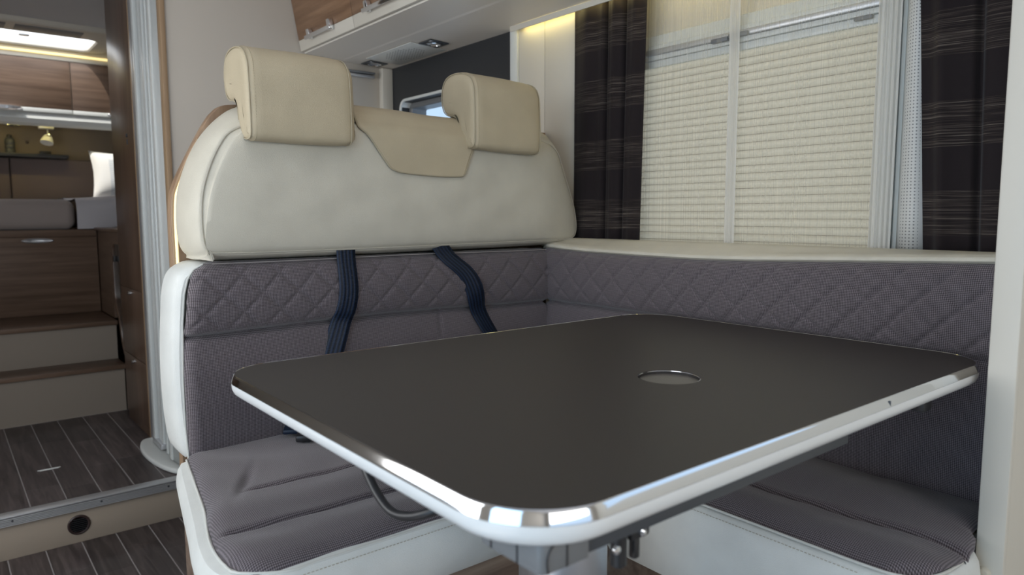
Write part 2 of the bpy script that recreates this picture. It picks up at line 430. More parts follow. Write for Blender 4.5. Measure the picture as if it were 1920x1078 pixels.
# ------------------------------------------------------------------ room shell
def struct(name, VF, m, parent=None, label=None, **kw):
    o = build(name, VF[0], VF[1], m, parent, **kw)
    if parent is None: o['kind'] = 'structure'
    if label: o['label'] = label
    return o
XL = -0.90
XW = 1.42
floor = struct('floor', box(XL, 1.50, -1.7, 2.51, -0.05, -0.0008), M_joint, label='lower cabin floor of dark wood-look planks')
plat = struct('floor.001', join(box(XL, 1.50, 2.512, 5.45, -0.02, 0.1310)), M_joint, label='raised aisle floor of dark wood-look planks')
def planks(parent, xs, y0, y1, z, seedoff, lmin=.28, lmax=.62):
    rnd = random.Random(seedoff)
    for a, b in zip(xs, xs[1:]):
        y = y0 - rnd.random()*0.4
        while y < y1:
            l = rnd.uniform(lmin, lmax); s = max(y, y0); e = min(y+l, y1)
            if e - s > 0.02:
                V, F = box(a+.0018, b-.0018, s+.0002, e-.0002, z-.0012, z, 0.0004, 1)
                o = build('plank', V, F, M_plank, parent, smooth=False)
            y += l
w = 0.0945
planks(plat, [-0.009 - w*5 + w*i for i in range(13)], 2.53, 3.56, 0.1318, 3)
planks(floor, [0.018 - w*6 + w*i for i in range(18)], 0.9, 2.498, 0.0, 5)
# step between the two floors
st = thing('platform_step', 'low cream step with ribbed aluminium nosing leading up to the aisle', 'step', (0, 2.505, 0))
build('riser', *box(XL, 0.602, 2.497, 2.512, 0.0, 0.106, 0.001), mat('platform riser laminate', (0.40, 0.33, 0.26), 0.6), st)
build('nosing_back', *box(XL, 0.600, 2.4925, 2.513, 0.1045, 0.1285, 0.0005), M_dgrey, st)
ribs = [box(XL, 0.600, 2.486, 2.532, 0.1280, 0.1335, 0.0015)]
for i in range(5): ribs.append(box(XL, 0.600, 2.486, 2.493, 0.1042+i*0.0048, 0.1074+i*0.0048, 0.0006, 1))
nos = build('nosing', *join(*ribs), M_alu_m, st)
for sx_ in (0.13, 0.36, 0.555):
    build('screw', *revolve((sx_, 2.4862, 0.119), (0, -1, 0), [(0.0032, 0), (0.0032, 0.001), (0.0015, 0.0018)], 12), M_dgrey, nos)
vent = thing('floor_vent', 'round dark brown air outlet set in the cream step riser', 'vent', (0.297, 2.497, 0.03))
build('vent_ring', *revolve((0.297, 2.497, 0.057), (0, -1, 0), [(0.031, 0), (0.031, 0.003), (0.028, 0.005), (0.024, 0.004), (0.023, 0.0)], 36), M_brown, vent)
for i in range(7):
    zz = 0.057 - 0.018 + i*0.006; hw = math.sqrt(max(0, 0.0235**2 - (zz-0.057)**2))
    build('louvre', *box(0.297-hw, 0.297+hw, 2.4915, 2.496, zz-0.0011, zz+0.0011), M_black, vent)
tag(build('floor_catch', *join(box(0.232, 0.300, 2.883, 2.889, 0.1318, 0.1335, 0.0006), box(0.238, 0.294, 2.877, 2.883, 0.1318, 0.1326, 0.0003)), M_white), 'small bright metal strip lying on the raised dark floor', 'floor fitting')

ceil = [box(XL, 1.5, -1.7, 0.45, 2.0, 2.04), box(XL, 1.5, 1.05, 4.62, 2.0, 2.04), box(XL, -.05, 0.45, 1.05, 2.0, 2.04), box(.55, 1.5, .45, 1.05, 2.0, 2.04),
        box(XL, 0.02, 4.62, 4.97, 2.0, 2.04), box(0.79, 1.5, 4.62, 4.97, 2.0, 2.04), box(XL, 1.5, 4.97, 5.45, 2.0, 2.04)]
struct('ceiling', join(*ceil), M_ceiling)
struct('wall_back', box(XL, 1.5, 5.37, 5.42, -0.02, 2.04), M_taupe)
# left wall with entry door opening
struct('wall_left', join(box(XL-.05, XL, -1.7, -.9, -.02, 2.04), box(XL-.05, XL, -.9, -.3, -.02, 2.04), box(XL-.05, XL, -.3, .5, -.02, 0.15), box(XL-.05, XL, -.3, .5, 1.75, 2.04), box(XL-.05, XL, .5, .8, -.02, 2.04), box(XL-.05, XL, 2.3, 5.42, -.02, 2.04), box(XL-.05, XL, .8, 2.3, 1.55, 2.04), box(XL-.05, XL, .8, 2.3, -.02, 0.72)), M_beige)
struct('wall_front', join(box(XL, 1.5, -1.75, -1.7, -.02, .9), box(XL, 1.5, -1.75, -1.7, 1.75, 2.04), box(XL, -.75, -1.75, -1.7, .9, 1.75), box(1.15, 1.5, -1.75, -1.7, .9, 1.75)), M_beige)
# right wall: openings for the dinette window and the small galley window
WY0, WY1, WZ0, WZ1 = 0.62, 1.40, 0.92, 1.44
GY0, GY1, GZ0, GZ1 = 1.93, 2.405, 1.17, 1.432
xw0, xw1 = 1.475, 1.52
wr = [box(xw0, xw1, -1.7, -1.0, -.02, 2.04), box(xw0, xw1, -1.0, -.05, -.02, .95), box(xw0, xw1, -1.0, -.05, 1.55, 2.04), box(xw0, xw1, -.05, WY0, -.02, 2.04), box(xw0, xw1, WY0, WY1, -.02, WZ0), box(xw0, xw1, WY0, WY1, WZ1, 2.04),
      box(xw0, xw1, WY1, GY0, -.02, 2.04), box(xw0, xw1, GY0, GY1, -.02, GZ0), box(xw0, xw1, GY0, GY1, GZ1, 2.04), box(xw0, xw1, GY1, 5.42, -.02, 2.04)]
wall_r = struct('wall_right', join(*wr), M_cream)
# cladding between the dinette window and the galley panel
clad = thing('wall_cladding', 'cream wall panels beside the left dark curtain, behind the bench', 'wall panel', (1.44, 1.6, 0))
build('panel', *box(XW, 1.474, 1.458, 1.594, 0.55, 1.60, 0.003), M_cream, clad)
build('panel', *box(XW+.001, 1.474, 1.5955, 1.712, 0.55, 1.60, 0.002), M_cream, clad)
build('white_edge_trim', *box(XW-.006, 1.474, 1.713, 1.748, 0.55, 1.60, 0.003), M_white, clad)
# dark galley panel with window
dk = thing('galley_wall_panel', 'anthracite wall panel with a small window behind the bench', 'wall panel', (1.44, 2.1, 0.5))
pan = build('panel', *join(box(XW, 1.474, 1.749, GY0, 0.6, 1.60), box(XW, 1.474, GY1, 2.5, .6, 1.60), box(XW, 1.474, GY0, GY1, .6, GZ0), box(XW, 1.474, GY0, GY1, GZ1, 1.60)), M_darkpanel, dk)
win2 = tag(bpy.data.objects.new('window_2', None), kind='structure'); C.objects.link(win2); win2.location = (1.44, 2.15, 1.17); OFF[win2.name] = Vector((1.44, 2.15, 1.17))
ring_o = round_rect(GY0-.012, GY1+.012, GZ0-.012, GZ1+.012, .038, 6); ring_i = inset(ring_o, .010)
def frame_loft(outer, inner_d, x0, x1, bev=.002):
    inn = inset(outer, inner_d); k = len(outer); V = []; F = []
    for ring, x in ((outer, x1), (outer, x0+bev), (inset(outer, bev), x0), (inset(outer, inner_d-bev), x0), (inn, x0+bev), (inn, x1)):
        for p in ring: V.append((x, p[0], p[1]))
    for r in range(5):
        for i in range(k): a = r*k+i; b = r*k+(i+1) % k; F.append((a, b, b+k, a+k))
    return V, F
build('window_frame', *frame_loft(ring_o, .010, XW-.007, 1.47), M_white, win2)
build('inner_frame', *frame_loft(inset(ring_o, .010), .022, XW+.030, 1.515, .004), M_grey, win2)
p_o = inset(ring_o, .02); build('pane', [(1.512, p[0], p[1]) for p in p_o], [tuple(range(len(p_o)))], M_glass, win2, smooth=False)
# beige cross wall behind the bench, wood edge
struct('wall_partition', box(0.618, 1.474, 2.50, 2.53, 0, 2.0, 0.001), M_beige)
struct('trim_1', box(0.603, 0.6185, 2.494, 2.532, 0, 2.0, 0.002), M_wood_lt, label='thin brown wood edge of the beige cross wall')
build('cross_wall_foot', *box(.6185, .70, 2.488, 2.4995, 0, .43, 0.001), M_white)
tag(bpy.data.objects['cross_wall_foot'], 'narrow white board at the foot of the beige cross wall', 'board')
t = thing('push_button', 'small round metal push button on the beige wall left of the bench', 'button', (0.627, 2.50, 1.10))
build('knob', *revolve((0.627, 2.50, 1.112), (0, -1, 0), [(0.011, 0), (0.011, .004), (.007, .006), (.007, .016), (.011, .018), (.010, .024), (.004, .026)], 20), M_alu_m, t)
t = thing('wall_catch', 'small black catch on the beige wall beside the bench shell', 'catch', (0.61, 2.50, 0.89))
build('catch', *box(.603, .622, 2.478, 2.494, .888, .915, .003), M_black, t)
# rail on the cross wall below the locker
t = thing('slot_rail', 'short blue grey metal rail under the overhead locker, on the beige wall', 'rail', (1.30, 2.49, 1.53))
build('rail', *box(1.235, 1.345, 2.475, 2.498, 1.524, 1.534, .002), M_alu_m, t); build('rail_cover', *box(1.235, 1.345, 2.470, 2.498, 1.537, 1.545, .002), M_grey, t)
struct('trim_2', box(1.375, XW-.001, 2.470, 2.4995, 0.6, 1.566, 0.002), M_cream, label='pale corner strip beside the dark panel')

# ------------------------------------------------------------------ right front partition post
struct('wall_dinette_end', join(box(1.1685, 1.474, 0.313, 0.345, 0, 2.0, 0.0)), M_cream, label='pale partition at the near end of the side bench')
struct('trim_3', box(1.152, 1.166, 0.311, 0.347, 0, 2.0, 0.003), M_cream, label='rounded pale edge of the partition beside the side bench')
tag(build('bumper_cap', *revolve((1.152, 0.334, 0.492), (-1, 0, 0), [(0.009, -.002), (0.009, 0.004), (.007, .008), (.003, .0095)], 20), M_leather), 'small round cream cap low on the pale partition', 'cap')

# ------------------------------------------------------------------ dinette window, blind, nets, curtains
win1 = tag(bpy.data.objects.new('window_1', None), kind='structure'); C.objects.link(win1); win1.location = (1.475, 1.0, .95); OFF[win1.name] = Vector((1.475, 1.0, .95))
ro = round_rect(WY0-.02, WY1+.02, WZ0-.02, WZ1+.02, .03, 6)
build('window_frame', *frame_loft(ro, .03, 1.458, 1.515), M_white, win1)
build('pane', *box(1.513, 1.517, WY0, WY1, WZ0, WZ1), M_glass, win1)
bl = thing('pleated_blind', 'cream pleated blind drawn down over the dinette window', 'blind', (1.455, 1.0, .94))
npl = 26; zb0, zb1 = 0.93, 1.378
fl_ = []
for i in range(npl):
    za = zb0 + (zb1-zb0)*i/npl; zc_ = zb0 + (zb1-zb0)*(i+1)/npl
    V, F, UV = grid(1, 8, lambda u, v: ((1.455 - .0075*math.sin(math.pi*v)**.8, .645 + u*.74, za + v*(zc_-za)), (u, v)))
    build('pleat', V, F, M_blind, bl)
    fl_.append(box(1.4530, 1.4555, .645, 1.385, za-.0006, za+.0006))
build('fold_shade_lines', *join(*fl_), M_fold_shade, bl, smooth=False)['kind'] = 'stuff'  # darker strips paint the dimmer creases of the backlit cloth
build('bottom_rail', *box(1.446, 1.462, .645, 1.385, 1.377, 1.394, .003), M_shower, bl)
build('handle_bar', *box(1.440, 1.460, .640, 1.390, 1.408, 1.422, .004), M_alu_m, bl)
build('upper_rail', *box(1.444, 1.470, .640, 1.390, 1.395, 1.407, .003), M_white, bl)
build('top_profile', *box(1.450, 1.470, .640, 1.390, 1.423, 1.434, .002), M_white, bl)
build('latch', *join(box(1.432, 1.444, .985, 1.03, 1.402, 1.412, .002), box(1.434, 1.444, .935, .985, 1.406, 1.416, .002)), M_grey, bl)
build('latch', *box(1.436, 1.446, .664, .70, 1.386, 1.394, .002), M_grey, bl)
build('side_rail', *box(1.444, 1.456, .615, .644, .93, 1.434, .003), M_white, bl)
# sheer nets
def sheet(name, y0, y1, z0, z1, x0, amp, waves, m, parent=None, ph=0, nu=120, taper=None, zn=10, flare=0.0, solid=0):
    def f(u, v):
        a0, a1 = y0, y1
        if taper: a0 = y0 + taper[0]*(1-v); a1 = y1 + taper[1]*(1-v)
        yy = a0 + u*(a1-a0)
        return (x0 + amp*(math.sin(2*math.pi*waves*u+ph) + .35*math.sin(2*math.pi*waves*2.3*u+1+.6*v)), yy, z0 + v*(z1-z0)), (yy, v*(z1-z0))
    V, F, UV = grid(nu, zn, f)
    return build(name, V, F, m, parent, UV)
nl = thing('net_curtain', 'left sheer net panel over the blind, next to the left dark curtain', 'net curtain', (1.43, 1.1, .94), 'sheer nets over the dinette window')
sheet('net', 0.968, 1.25, .93, 1.565, 1.434, .0025, 5, M_net, nl)
sheet('gathered_edge', 0.952, 0.978, .93, 1.565, 1.431, .002, 2, M_net_d, nl, nu=24)
nr = thing('net_curtain', 'right sheer net panel over the blind, drawn towards the perforated strip', 'net curtain', (1.43, .8, .94), 'sheer nets over the dinette window')
sheet('net', 0.64, 0.966, .93, 1.565, 1.4345, .002, 5, M_net, nr)
sheet('gathered_edge', 0.604, 0.648, .93, 1.565, 1.428, .0022, 4, M_net_d, nr, nu=60, taper=(.002, .0))
# perforated strip: gently rounded vertical cover, narrower at its top
def fper(u, v):
    wdt = 0.040 + .022*(1-v); a = math.pi*(u*0.9)
    y = 0.605 - u*wdt - .0*v
    return (1.452 - 0.022*math.sin(a), y, .93 + v*.64), (u*.0525, v*.64)
V, F, UV = grid(16, 8, fper)
ps = build('perforated_strip', V, F, M_dots, None, UV)
md = ps.modifiers.new('thickness', 'SOLIDIFY'); md.thickness = .0015
tag(ps, 'white vertical strip with rows of tiny holes beside the right dark curtain', 'window strip')
def curtain(name, y0, y1, label, folds, ph, taper, x0=1.415, z0=.925):
    t = thing(name, label, 'curtain', (x0, (y0+y1)/2, z0), 'dark brown banded curtains')
    def f(u, v):
        a0 = y0 + taper[0]*(1-v); a1 = y1 + taper[1]*(1-v)
        s = 0
        for c, wd, h in folds: s += h*math.exp(-((u-c)/wd)**2)
        s += .0035*math.sin(2*math.pi*3.2*u+ph+.5*v)
        yy = a0 + u*(a1-a0)
        return (x0 + s, yy, z0 + v*(1.575-z0)), (yy, v)
    V, F, UV = grid(160, 12, f)
    o = build('cloth', V, F, M_curtain, t); md = o.modifiers.new('thickness', 'SOLIDIFY'); md.thickness = .0016
    # hem
    return t
curtain('curtain', 1.205, 1.462, 'left dark brown curtain with fine streaked bands, next to the cream wall panels', [(.28, .03, .02), (.53, .028, .022), (.12, .05, -.008), (.4, .05, -.01), (.75, .08, -.008)], 0, (.012, .0), x0=1.412)
curtain('curtain', 0.34, 0.578, 'right dark brown curtain with fine streaked bands, against the pale partition', [(.58, .03, .014), (.85, .06, -.01), (.25, .1, -.006)], 1.4, (.0, -.038), x0=1.412)
struct('wall_window_pier', box(1.452, 1.474, .345, .612, .925, 1.58), M_white)

# warm cove light above the nets
t = thing('cove_light', 'warm light strip above the nets under the overhead locker', 'light strip', (1.455, 1.1, 1.545))
build('diffuser', *box(1.398, 1.408, .62, 1.69, 1.5635, 1.5675, .001), M_led_w, t)
build('lip', *box(1.385, 1.389, .60, 1.711, 1.553, 1.569, .001), M_cream, t)

# ------------------------------------------------------------------ overhead locker
lk = thing('overhead_locker', 'long overhead locker with wood doors and cream lip above the window', 'cabinet', (1.25, 1.4, 1.57))
prof = [(1.070, 1.5835), (1.215, 1.578), (1.225, 1.5765), (1.474, 1.566), (1.474, 2.0), (1.020, 2.0), (1.030, 1.80), (1.062, 1.612)]
V, F = [], []
ys = [0.347, 2.499]; k = len(prof)
prof_in = [(p[0] + (.010 if p[0] < 1.10 else 0), p[1]) for p in prof]
for y in ys: V += [(p[0], y, p[1]) for p in prof_in]
for i in range(k): F.append((i, (i+1) % k, k+(i+1) % k, k+i))
F.append(tuple(range(k))[::-1]); F.append(tuple(range(k, 2*k)))
build('carcass', V, F, mat('locker underside bounce tone', (0.80, 0.75, 0.68), 0.45), lk, smooth=False)  # paler than the other cream to paint in light bounced from below
seams = [2.497, 2.081, 1.665, 1.249, 0.833, 0.417]
def slanted(y0, y1, z0, z1, th, off=0.0, bev=0.002):
    V, F = box(0, th, y0, y1, z0, z1, bev)
    def fx(z): return 1.064 - (z-1.587)*(0.032/0.178)
    return [(v[0] + fx(v[2]) - off, v[1], v[2]) for v in V], F
def locker_handle(par, yc):
    for s in (-1, 1): build('handle_post', *slanted(yc+s*.080-.010, yc+s*.080+.010, 1.608, 1.640, .018, .019, .004), M_chrome, par)
    V, F = slanted(yc-.098, yc+.098, 1.606, 1.619, .006, .024, .0025)
    build('handle', V, F, M_chrome, par)
for a, b in zip(seams, seams[1:]):
    d = build('door', *slanted(b+.0012, a-.0012, 1.624, 1.985, .013), M_wood_cab, lk)
    build('door_lip', *slanted(b+.0012, a-.0012, 1.587, 1.6235, .013, .0006), M_cream, lk)['label'] = 'cream strip along the lower edge of the door'
    locker_handle(d, (a+b)/2 + .012)
# panel with speaker holes between the two spots
gp = build('speaker_panel', *[(lambda VF: VF)(box(1.262, 1.405, 2.075, 2.385, 0, .003, .0006))][0], M_white, lk)
def under(x): return 1.5765 - (x-1.225)*(.0105/.249)
def hang(VF): return [(v[0], v[1], under(v[0]) - .0015 - v[2]) for v in VF[0]], VF[1]
bpy.data.objects.remove(gp)
gp = build('speaker_panel', *hang(box(1.262, 1.400, 2.075, 2.385, 0, .002, .0006)), M_white, lk)
hs = []
for i in range(11):
    for j in range(11):
        dx = (i-5)*.0095; dy = (j-5)*.019
        if dx*dx/.0028 + dy*dy/.011 <= 1: hs.append(hang(box(1.331+dx-.0013, 1.331+dx+.0013, 2.23+dy-.0025, 2.23+dy+.0025, .002, .0026)))
o = build('speaker_holes', *join(*hs), M_dgrey, gp, smooth=False); o['kind'] = 'stuff'
def spot(y, label):
    t = thing('downlight', label, 'light', (1.325, y, 1.572), 'square spots under the overhead locker')
    xc = 1.325; s = .036
    V = []; F = []
    for h_, d_ in ((s, .001), (s, .004), (s-.004, .005), (s-.012, .003)):
        for sx_, sy_ in ((-1, -1), (1, -1), (1, 1), (-1, 1)): V.append((xc+sx_*h_, y+sy_*h_, under(xc+sx_*h_)-d_))
    for r in range(3):
        for i in range(4): F.append((r*4+i, r*4+(i+1) % 4, r*4+4+(i+1) % 4, r*4+4+i))
    F.append((12, 13, 14, 15))
    build('frame', V, F, M_dgrey, t, smooth=False)
    zc = under(xc)
    build('bezel', *revolve((xc, y, zc-.003), (0, 0, -1), [(.026, 0), (.026, .003), (.022, .004), (.021, .001)], 32), M_chrome, t)
    lens = []
    for a in range(24):
        for rr in (.005, .010, .015, .019):
            an = 2*math.pi*a/24 + rr*100; lens.append(revolve((xc+rr*math.cos(an), y+rr*math.sin(an), zc-.004), (0, 0, -1), [(.0016, 0), (.0008, .0014)], 5))
    o = build('lens_facets', *join(*lens), M_chrome, t); o['kind'] = 'stuff'
spot(2.035, 'nearer square downlight with round faceted lens under the overhead locker')
spot(2.440, 'farther square downlight with round faceted lens, by the beige wall')

# ------------------------------------------------------------------ bench: base, shell
bb = thing('bench_box', 'grey oak box base under the front bench seat', 'bench base', (0.9, 1.25, 0))
build('side_board', *box(.384, .402, .985, 1.60, 0, .4285, .002), M_wood_base, bb)
build('front_board', *box(.402, 1.04, .985, 1.003, 0, .4285, .002), M_wood_base, bb)
build('top_board', *box(.402, 1.30, 1.003, 1.60, .411, .4285, .001), M_wood_base, bb)
sb = thing('bench_box', 'grey oak box base under the side bench seat', 'bench base', (1.2, .66, 0))
build('front_board', *box(1.040, 1.058, .350, .984, 0, .385, .002), M_wood_base, sb)
build('top_board', *box(1.058, XW, .350, .984, .367, .385, .001), M_wood_base, sb)
shell_o = [(.381, .435), (.381, .60), (.381, .80), (.381, .93), (.381, 1.00), (.384, 1.045), (.390, 1.068), (.404, 1.100), (.440, 1.170), (.462, 1.208), (.476, 1.226), (.495, 1.240), (.54, 1.246), (1.0, 1.246), (1.405, 1.246), (1.41, 1.20), (1.41, .435)]
shp = cr(shell_o[3:13], False, 5); shp = [Vector(p) for p in shell_o[:3]] + shp + [Vector(p) for p in shell_o[13:]]
sh = thing('bench_back_shell', 'walnut back shell of the front bench with a glowing edge strip', 'seat shell', (.9, 1.58, .435))
build('shell', *loft(shp, bev_prof(1.60, 1.572, .003, 2), XZ), M_wood_shell, sh)
led_path = cr([(.390, .86), (.390, .95), (.390, 1.00), (.393, 1.045), (.399, 1.066), (.412, 1.097), (.446, 1.165)], False, 5)
build('led_strip', *tube([(p.x, 1.5705, p.y) for p in led_path], .0032, 8), M_led_s, sh)
build('led_profile', *tube([(p.x-.005, 1.571, p.y+.002) for p in led_path], .0025, 6), M_wood_lt, sh)

# ------------------------------------------------------------------ lower back cushion of the front bench
QS = 0.0755
def quilt(u, v):
    a = (u+v)/QS; b = (u-v)/QS
    da = abs(a-round(a))*QS*.7071; db = abs(b-round(b))*QS*.7071
    return 1 - max(math.exp(-(da/.0045)**2), .8*math.exp(-(db/.0042)**2))
lb = thing('lower_back_cushion', 'long back cushion of the front bench, quilted taupe fabric with white leather sides', 'seat cushion', (.85, 1.5, .53))
outl = [(.362, .532), (.350, .56), (.343, .64), (.343, .74), (.349, .83), (.354, .870), (.366, .900), (.395, .917), (.43, .918)]
outl = cr(outl, False, 5) + [Vector(p) for p in ((.7, .918), (1.0, .918), (1.27, .918), (1.284, .90), (1.284, .55), (1.27, .532), (1.0, .532), (.7, .532), (.42, .532))]
body = build('side_panel', *loft(outl, [(.008, 1.567), (.0, 1.55), (0, 1.50), (.001, 1.475), (.006, 1.460), (.013, 1.454), (.019, 1.4535), (.030, 1.482)], XZ), M_leather_w, lb)
xl_tab = [(.52, .366), (.60, .362), (.70, .362), (.80, .366), (.86, .372), (.89, .380), (.905, .390), (.915, .408), (.922, .44)]
def fback(u, v):
    z = .530 + v*(.919-.530); xl = interp(xl_tab, z); x = xl + u*(1.290-xl)
    y = 1.452
    zc = .778 - .004*math.sin(x*6)
    if z > zc: t_ = (z-zc)/(.919-zc); y -= .030*math.sin(math.pi*min(1, t_*.80+.12))**.7; y -= .0045*quilt(x-.36, z-.78)*sstep(t_*6)*sstep((1.02-t_)*8)
    else: t_ = (zc-z)/(zc-.53); y -= .022*math.sin(math.pi*min(1, t_*.75+.10))**.6; y -= .0012*wrinkle(x*1.2, z*2); y += .003*math.exp(-((x-.945)/.006)**2)*sstep(1-t_*2)
    y += .016*math.exp(-((z-zc)/.0055)**2)
    e = min(1, (x-xl)/.022); y += .020*(1-math.sqrt(max(0, 1-(1-e)**2)))
    e = min(1, (.919-z)/.022); y += .022*(1-math.sqrt(max(0, 1-(1-e)**2)))
    return (x, y, z), (x, z)
V, F, UV = grid(330, 140, fback)
fb = build('quilted_front', V, F, M_fabric, lb, UV, angle=80); bvh_fb = BVHTree.FromPolygons([tuple(v) for v in V], F)
build('piping', *tube([(interp(xl_tab, z)-.0015, 1.4545, z) for z in [.535+i*.0095 for i in range(41)]], .0022, 8), M_pipe_w, lb)
build('top_stitching', *tube([(x, 1.4495-.010, .9165+.001*math.sin(x*9)) for x in [.42+i*.01 for i in range(88)]], .0009, 6), mat('pale thread', (.38, .34, .33), .8), lb)

# seat belts
def belt(label, path, wdt, name='seat_belt'):
    t = thing(name, label, 'seat belt', (path[-1][0], 1.42, path[-1][1]), 'sky-tinted belts over the front bench')
    P = cr([(p[0], p[1], p[2] if len(p) > 2 else 0) for p in path], False, 14)
    V = []; F = []; UV = []; s = 0
    for i, p in enumerate(P):
        tn = (P[min(i+1, len(P)-1)] - P[max(i-1, 0)]); tn = Vector((tn.x, tn.y)).normalized()
        n = Vector((tn.y, -tn.x));
        if n.x < 0: n = -n
        n = (n*.35 + Vector((1, 0))*.65).normalized()
        if i: s += (Vector((P[i].x, P[i].y))-Vector((P[i-1].x, P[i-1].y))).length
        for j in range(5):
            w_ = (j/4-.5)*wdt*(1+.0*p.z); x = p.x + n.x*w_; z = p.y + n.y*w_
            hit = bvh_fb.ray_cast(Vector((x, 1.2, min(z, .905))), Vector((0, 1, 0)))
            y = (hit[0].y if hit[0] else 1.43)
            V.append(Vector((x, y, z))); UV.append((j/4*wdt, s))
    # keep the strap taut across grooves
    for _ in range(10):
        for i in range(1, len(P)-1):
            for j in range(5):
                a = V[(i-1)*5+j].y; b = V[(i+1)*5+j].y; c = V[i*5+j]; c.y = min(c.y, (a+b)/2)
    for i in range(len(P)):
        m_ = min(V[i*5+j].y for j in range(5)); tw = P[i].z
        for j in range(5): V[i*5+j].y = m_*.7 + V[i*5+j].y*.3 - .004 - tw*(j/4-.5)*.02
    for i in range(len(P)-1):
        for j in range(4): a = i*5+j; F.append((a, a+1, a+6, a+5))
    o = build('webbing', V, F, M_belt, t, UV); md = o.modifiers.new('thickness', 'SOLIDIFY'); md.thickness = .0014; md.offset = 0
    return t
belt('left sky-tinted webbing belt hanging straight over the quilted back cushion', [(.696, .935), (.695, .88), (.693, .83, .2), (.683, .78, .5), (.660, .715, .8), (.640, .66, .6), (.615, .60), (.60, .575)], .044)
belt('right sky-tinted webbing belt slanting over the quilted back cushion towards the corner', [(.940, .935), (.965, .905), (1.005, .87, .3), (1.027, .835, .6), (1.050, .78), (1.091, .711, -.5), (1.13, .65), (1.16, .60)], .046)
bk = thing('belt_buckle', 'dark blue buckle tongue lying where seat and back cushion meet', 'buckle', (.57, 1.40, .548))
build('tongue', *[(lambda VF: ([Matrix.Rotation(math.radians(-28), 3, 'Z') @ (Vector(v)) + Vector((.565, 1.415, .566)) for v in VF[0]], VF[1]))(box(-.022, .022, -.03, .03, -.004, .006, .003))][0], M_belt, bk)
build('buckle_body', *[(lambda VF: ([Matrix.Rotation(math.radians(-28), 3, 'Z') @ (Vector(v)) + Vector((.580, 1.395, .561)) for v in VF[0]], VF[1]))(box(-.016, .016, -.055, -.025, -.006, .008, .004))][0], M_black, bk)

# ------------------------------------------------------------------ upper back cushion
uc = thing('upper_back_cushion', 'wide cream leather shoulder cushion above the quilted back', 'seat cushion', (.9, 1.49, .92))
O = [(.425, .920), (.400, .930), (.388, .950), (.384, .985), (.385, 1.030), (.392, 1.072), (.411, 1.125), (.438, 1.172), (.476, 1.212), (.515, 1.235), (.58, 1.247), (.70, 1.249), (.77, 1.249),
     (.86, 1.247), (.935, 1.243), (1.02, 1.243), (1.12, 1.246), (1.22, 1.246), (1.285, 1.238), (1.318, 1.215), (1.345, 1.160), (1.372, 1.095), (1.396, 1.035), (1.406, .985), (1.402, .952), (1.385, .934), (1.34, .926),
     (1.15, .923), (.95, .921), (.85, .920), (.65, .919)]
Op = cr(O, True, 5); kO = len(Op)
def ins_list(side, top):
    return [side + (top-side)*sstep((p.y-1.17)/.07) for p in Op]
profs = [(ins_list(.010, .008), 1.571), (ins_list(.001, .0), 1.545), (ins_list(.0, .0), 1.500), (ins_list(.002, .004), 1.470), (ins_list(.006, .013), 1.448), (ins_list(.011, .026), 1.433), (ins_list(.015, .038), 1.427)]
seam = inset(Op, ins_list(.017, .042))
profs.append((ins_list(.017, .042), 1.4275))
V, F = loft(Op, profs, XZ, caps=(True, False))
sides = [seam[5:45], seam[45:90], seam[90:125], seam[125:] + seam[:5]]      # left, top, right, bottom
def resample(P, n):
    P = [Vector(p) for p in P]; D = [0]
    for a, b in zip(P, P[1:]): D.append(D[-1]+(b-a).length)
    out = []; k_ = 0
    for i_ in range(n+1):
        d = D[-1]*i_/n
        while k_ < len(P)-2 and D[k_+1] < d: k_ += 1
        out.append(P[k_] + (P[k_+1]-P[k_])*((d-D[k_])/max(1e-9, D[k_+1]-D[k_])))
    return out
NU, NV = 120, 50
Lf = resample(sides[0] + [sides[1][0]], NV); Tp = resample(sides[1] + [sides[2][0]], NU)
Rt = resample(sides[2] + [sides[3][0]], NV)[::-1]; Bt = resample(sides[3] + [sides[0][0]], NU)[::-1]
V2 = []; F2 = []
for j in range(NV+1):
    v = j/NV
    for i in range(NU+1):
        u = i/NU
        p = (1-v)*Bt[i] + v*Tp[i] + (1-u)*Lf[j] + u*Rt[j] - ((1-u)*(1-v)*Bt[0] + u*(1-v)*Bt[-1] + (1-u)*v*Tp[0] + u*v*Tp[-1])
        bu = (1-abs(2*u-1)**9); bv = (1-abs(2*v-1)**4)
        y = 1.4285 - .021*bu**.8*bv**.7 + .0014*wrinkle(p.x*1.1, p.y*1.6)*bu*bv
        V2.append(Vector((p.x, y, p.y)))
for j in range(NV):
    for i in range(NU): a = j*(NU+1)+i; F2.append((a, a+1, a+NU+2, a+NU+1))
V, F = join((V, F), (V2, F2))
build('cushion', V, F, M_leather, uc, angle=75)
bvh_uc = BVHTree.FromPolygons([tuple(v) for v in V], F)
seam_pts = [p for p in seam if p.y < 1.185 or p.x < .6]
build('piping', *tube([(p.x, 1.4262, p.y) for p in seam[26*5:] + seam[:44]], .0019, 8), M_piping, uc)
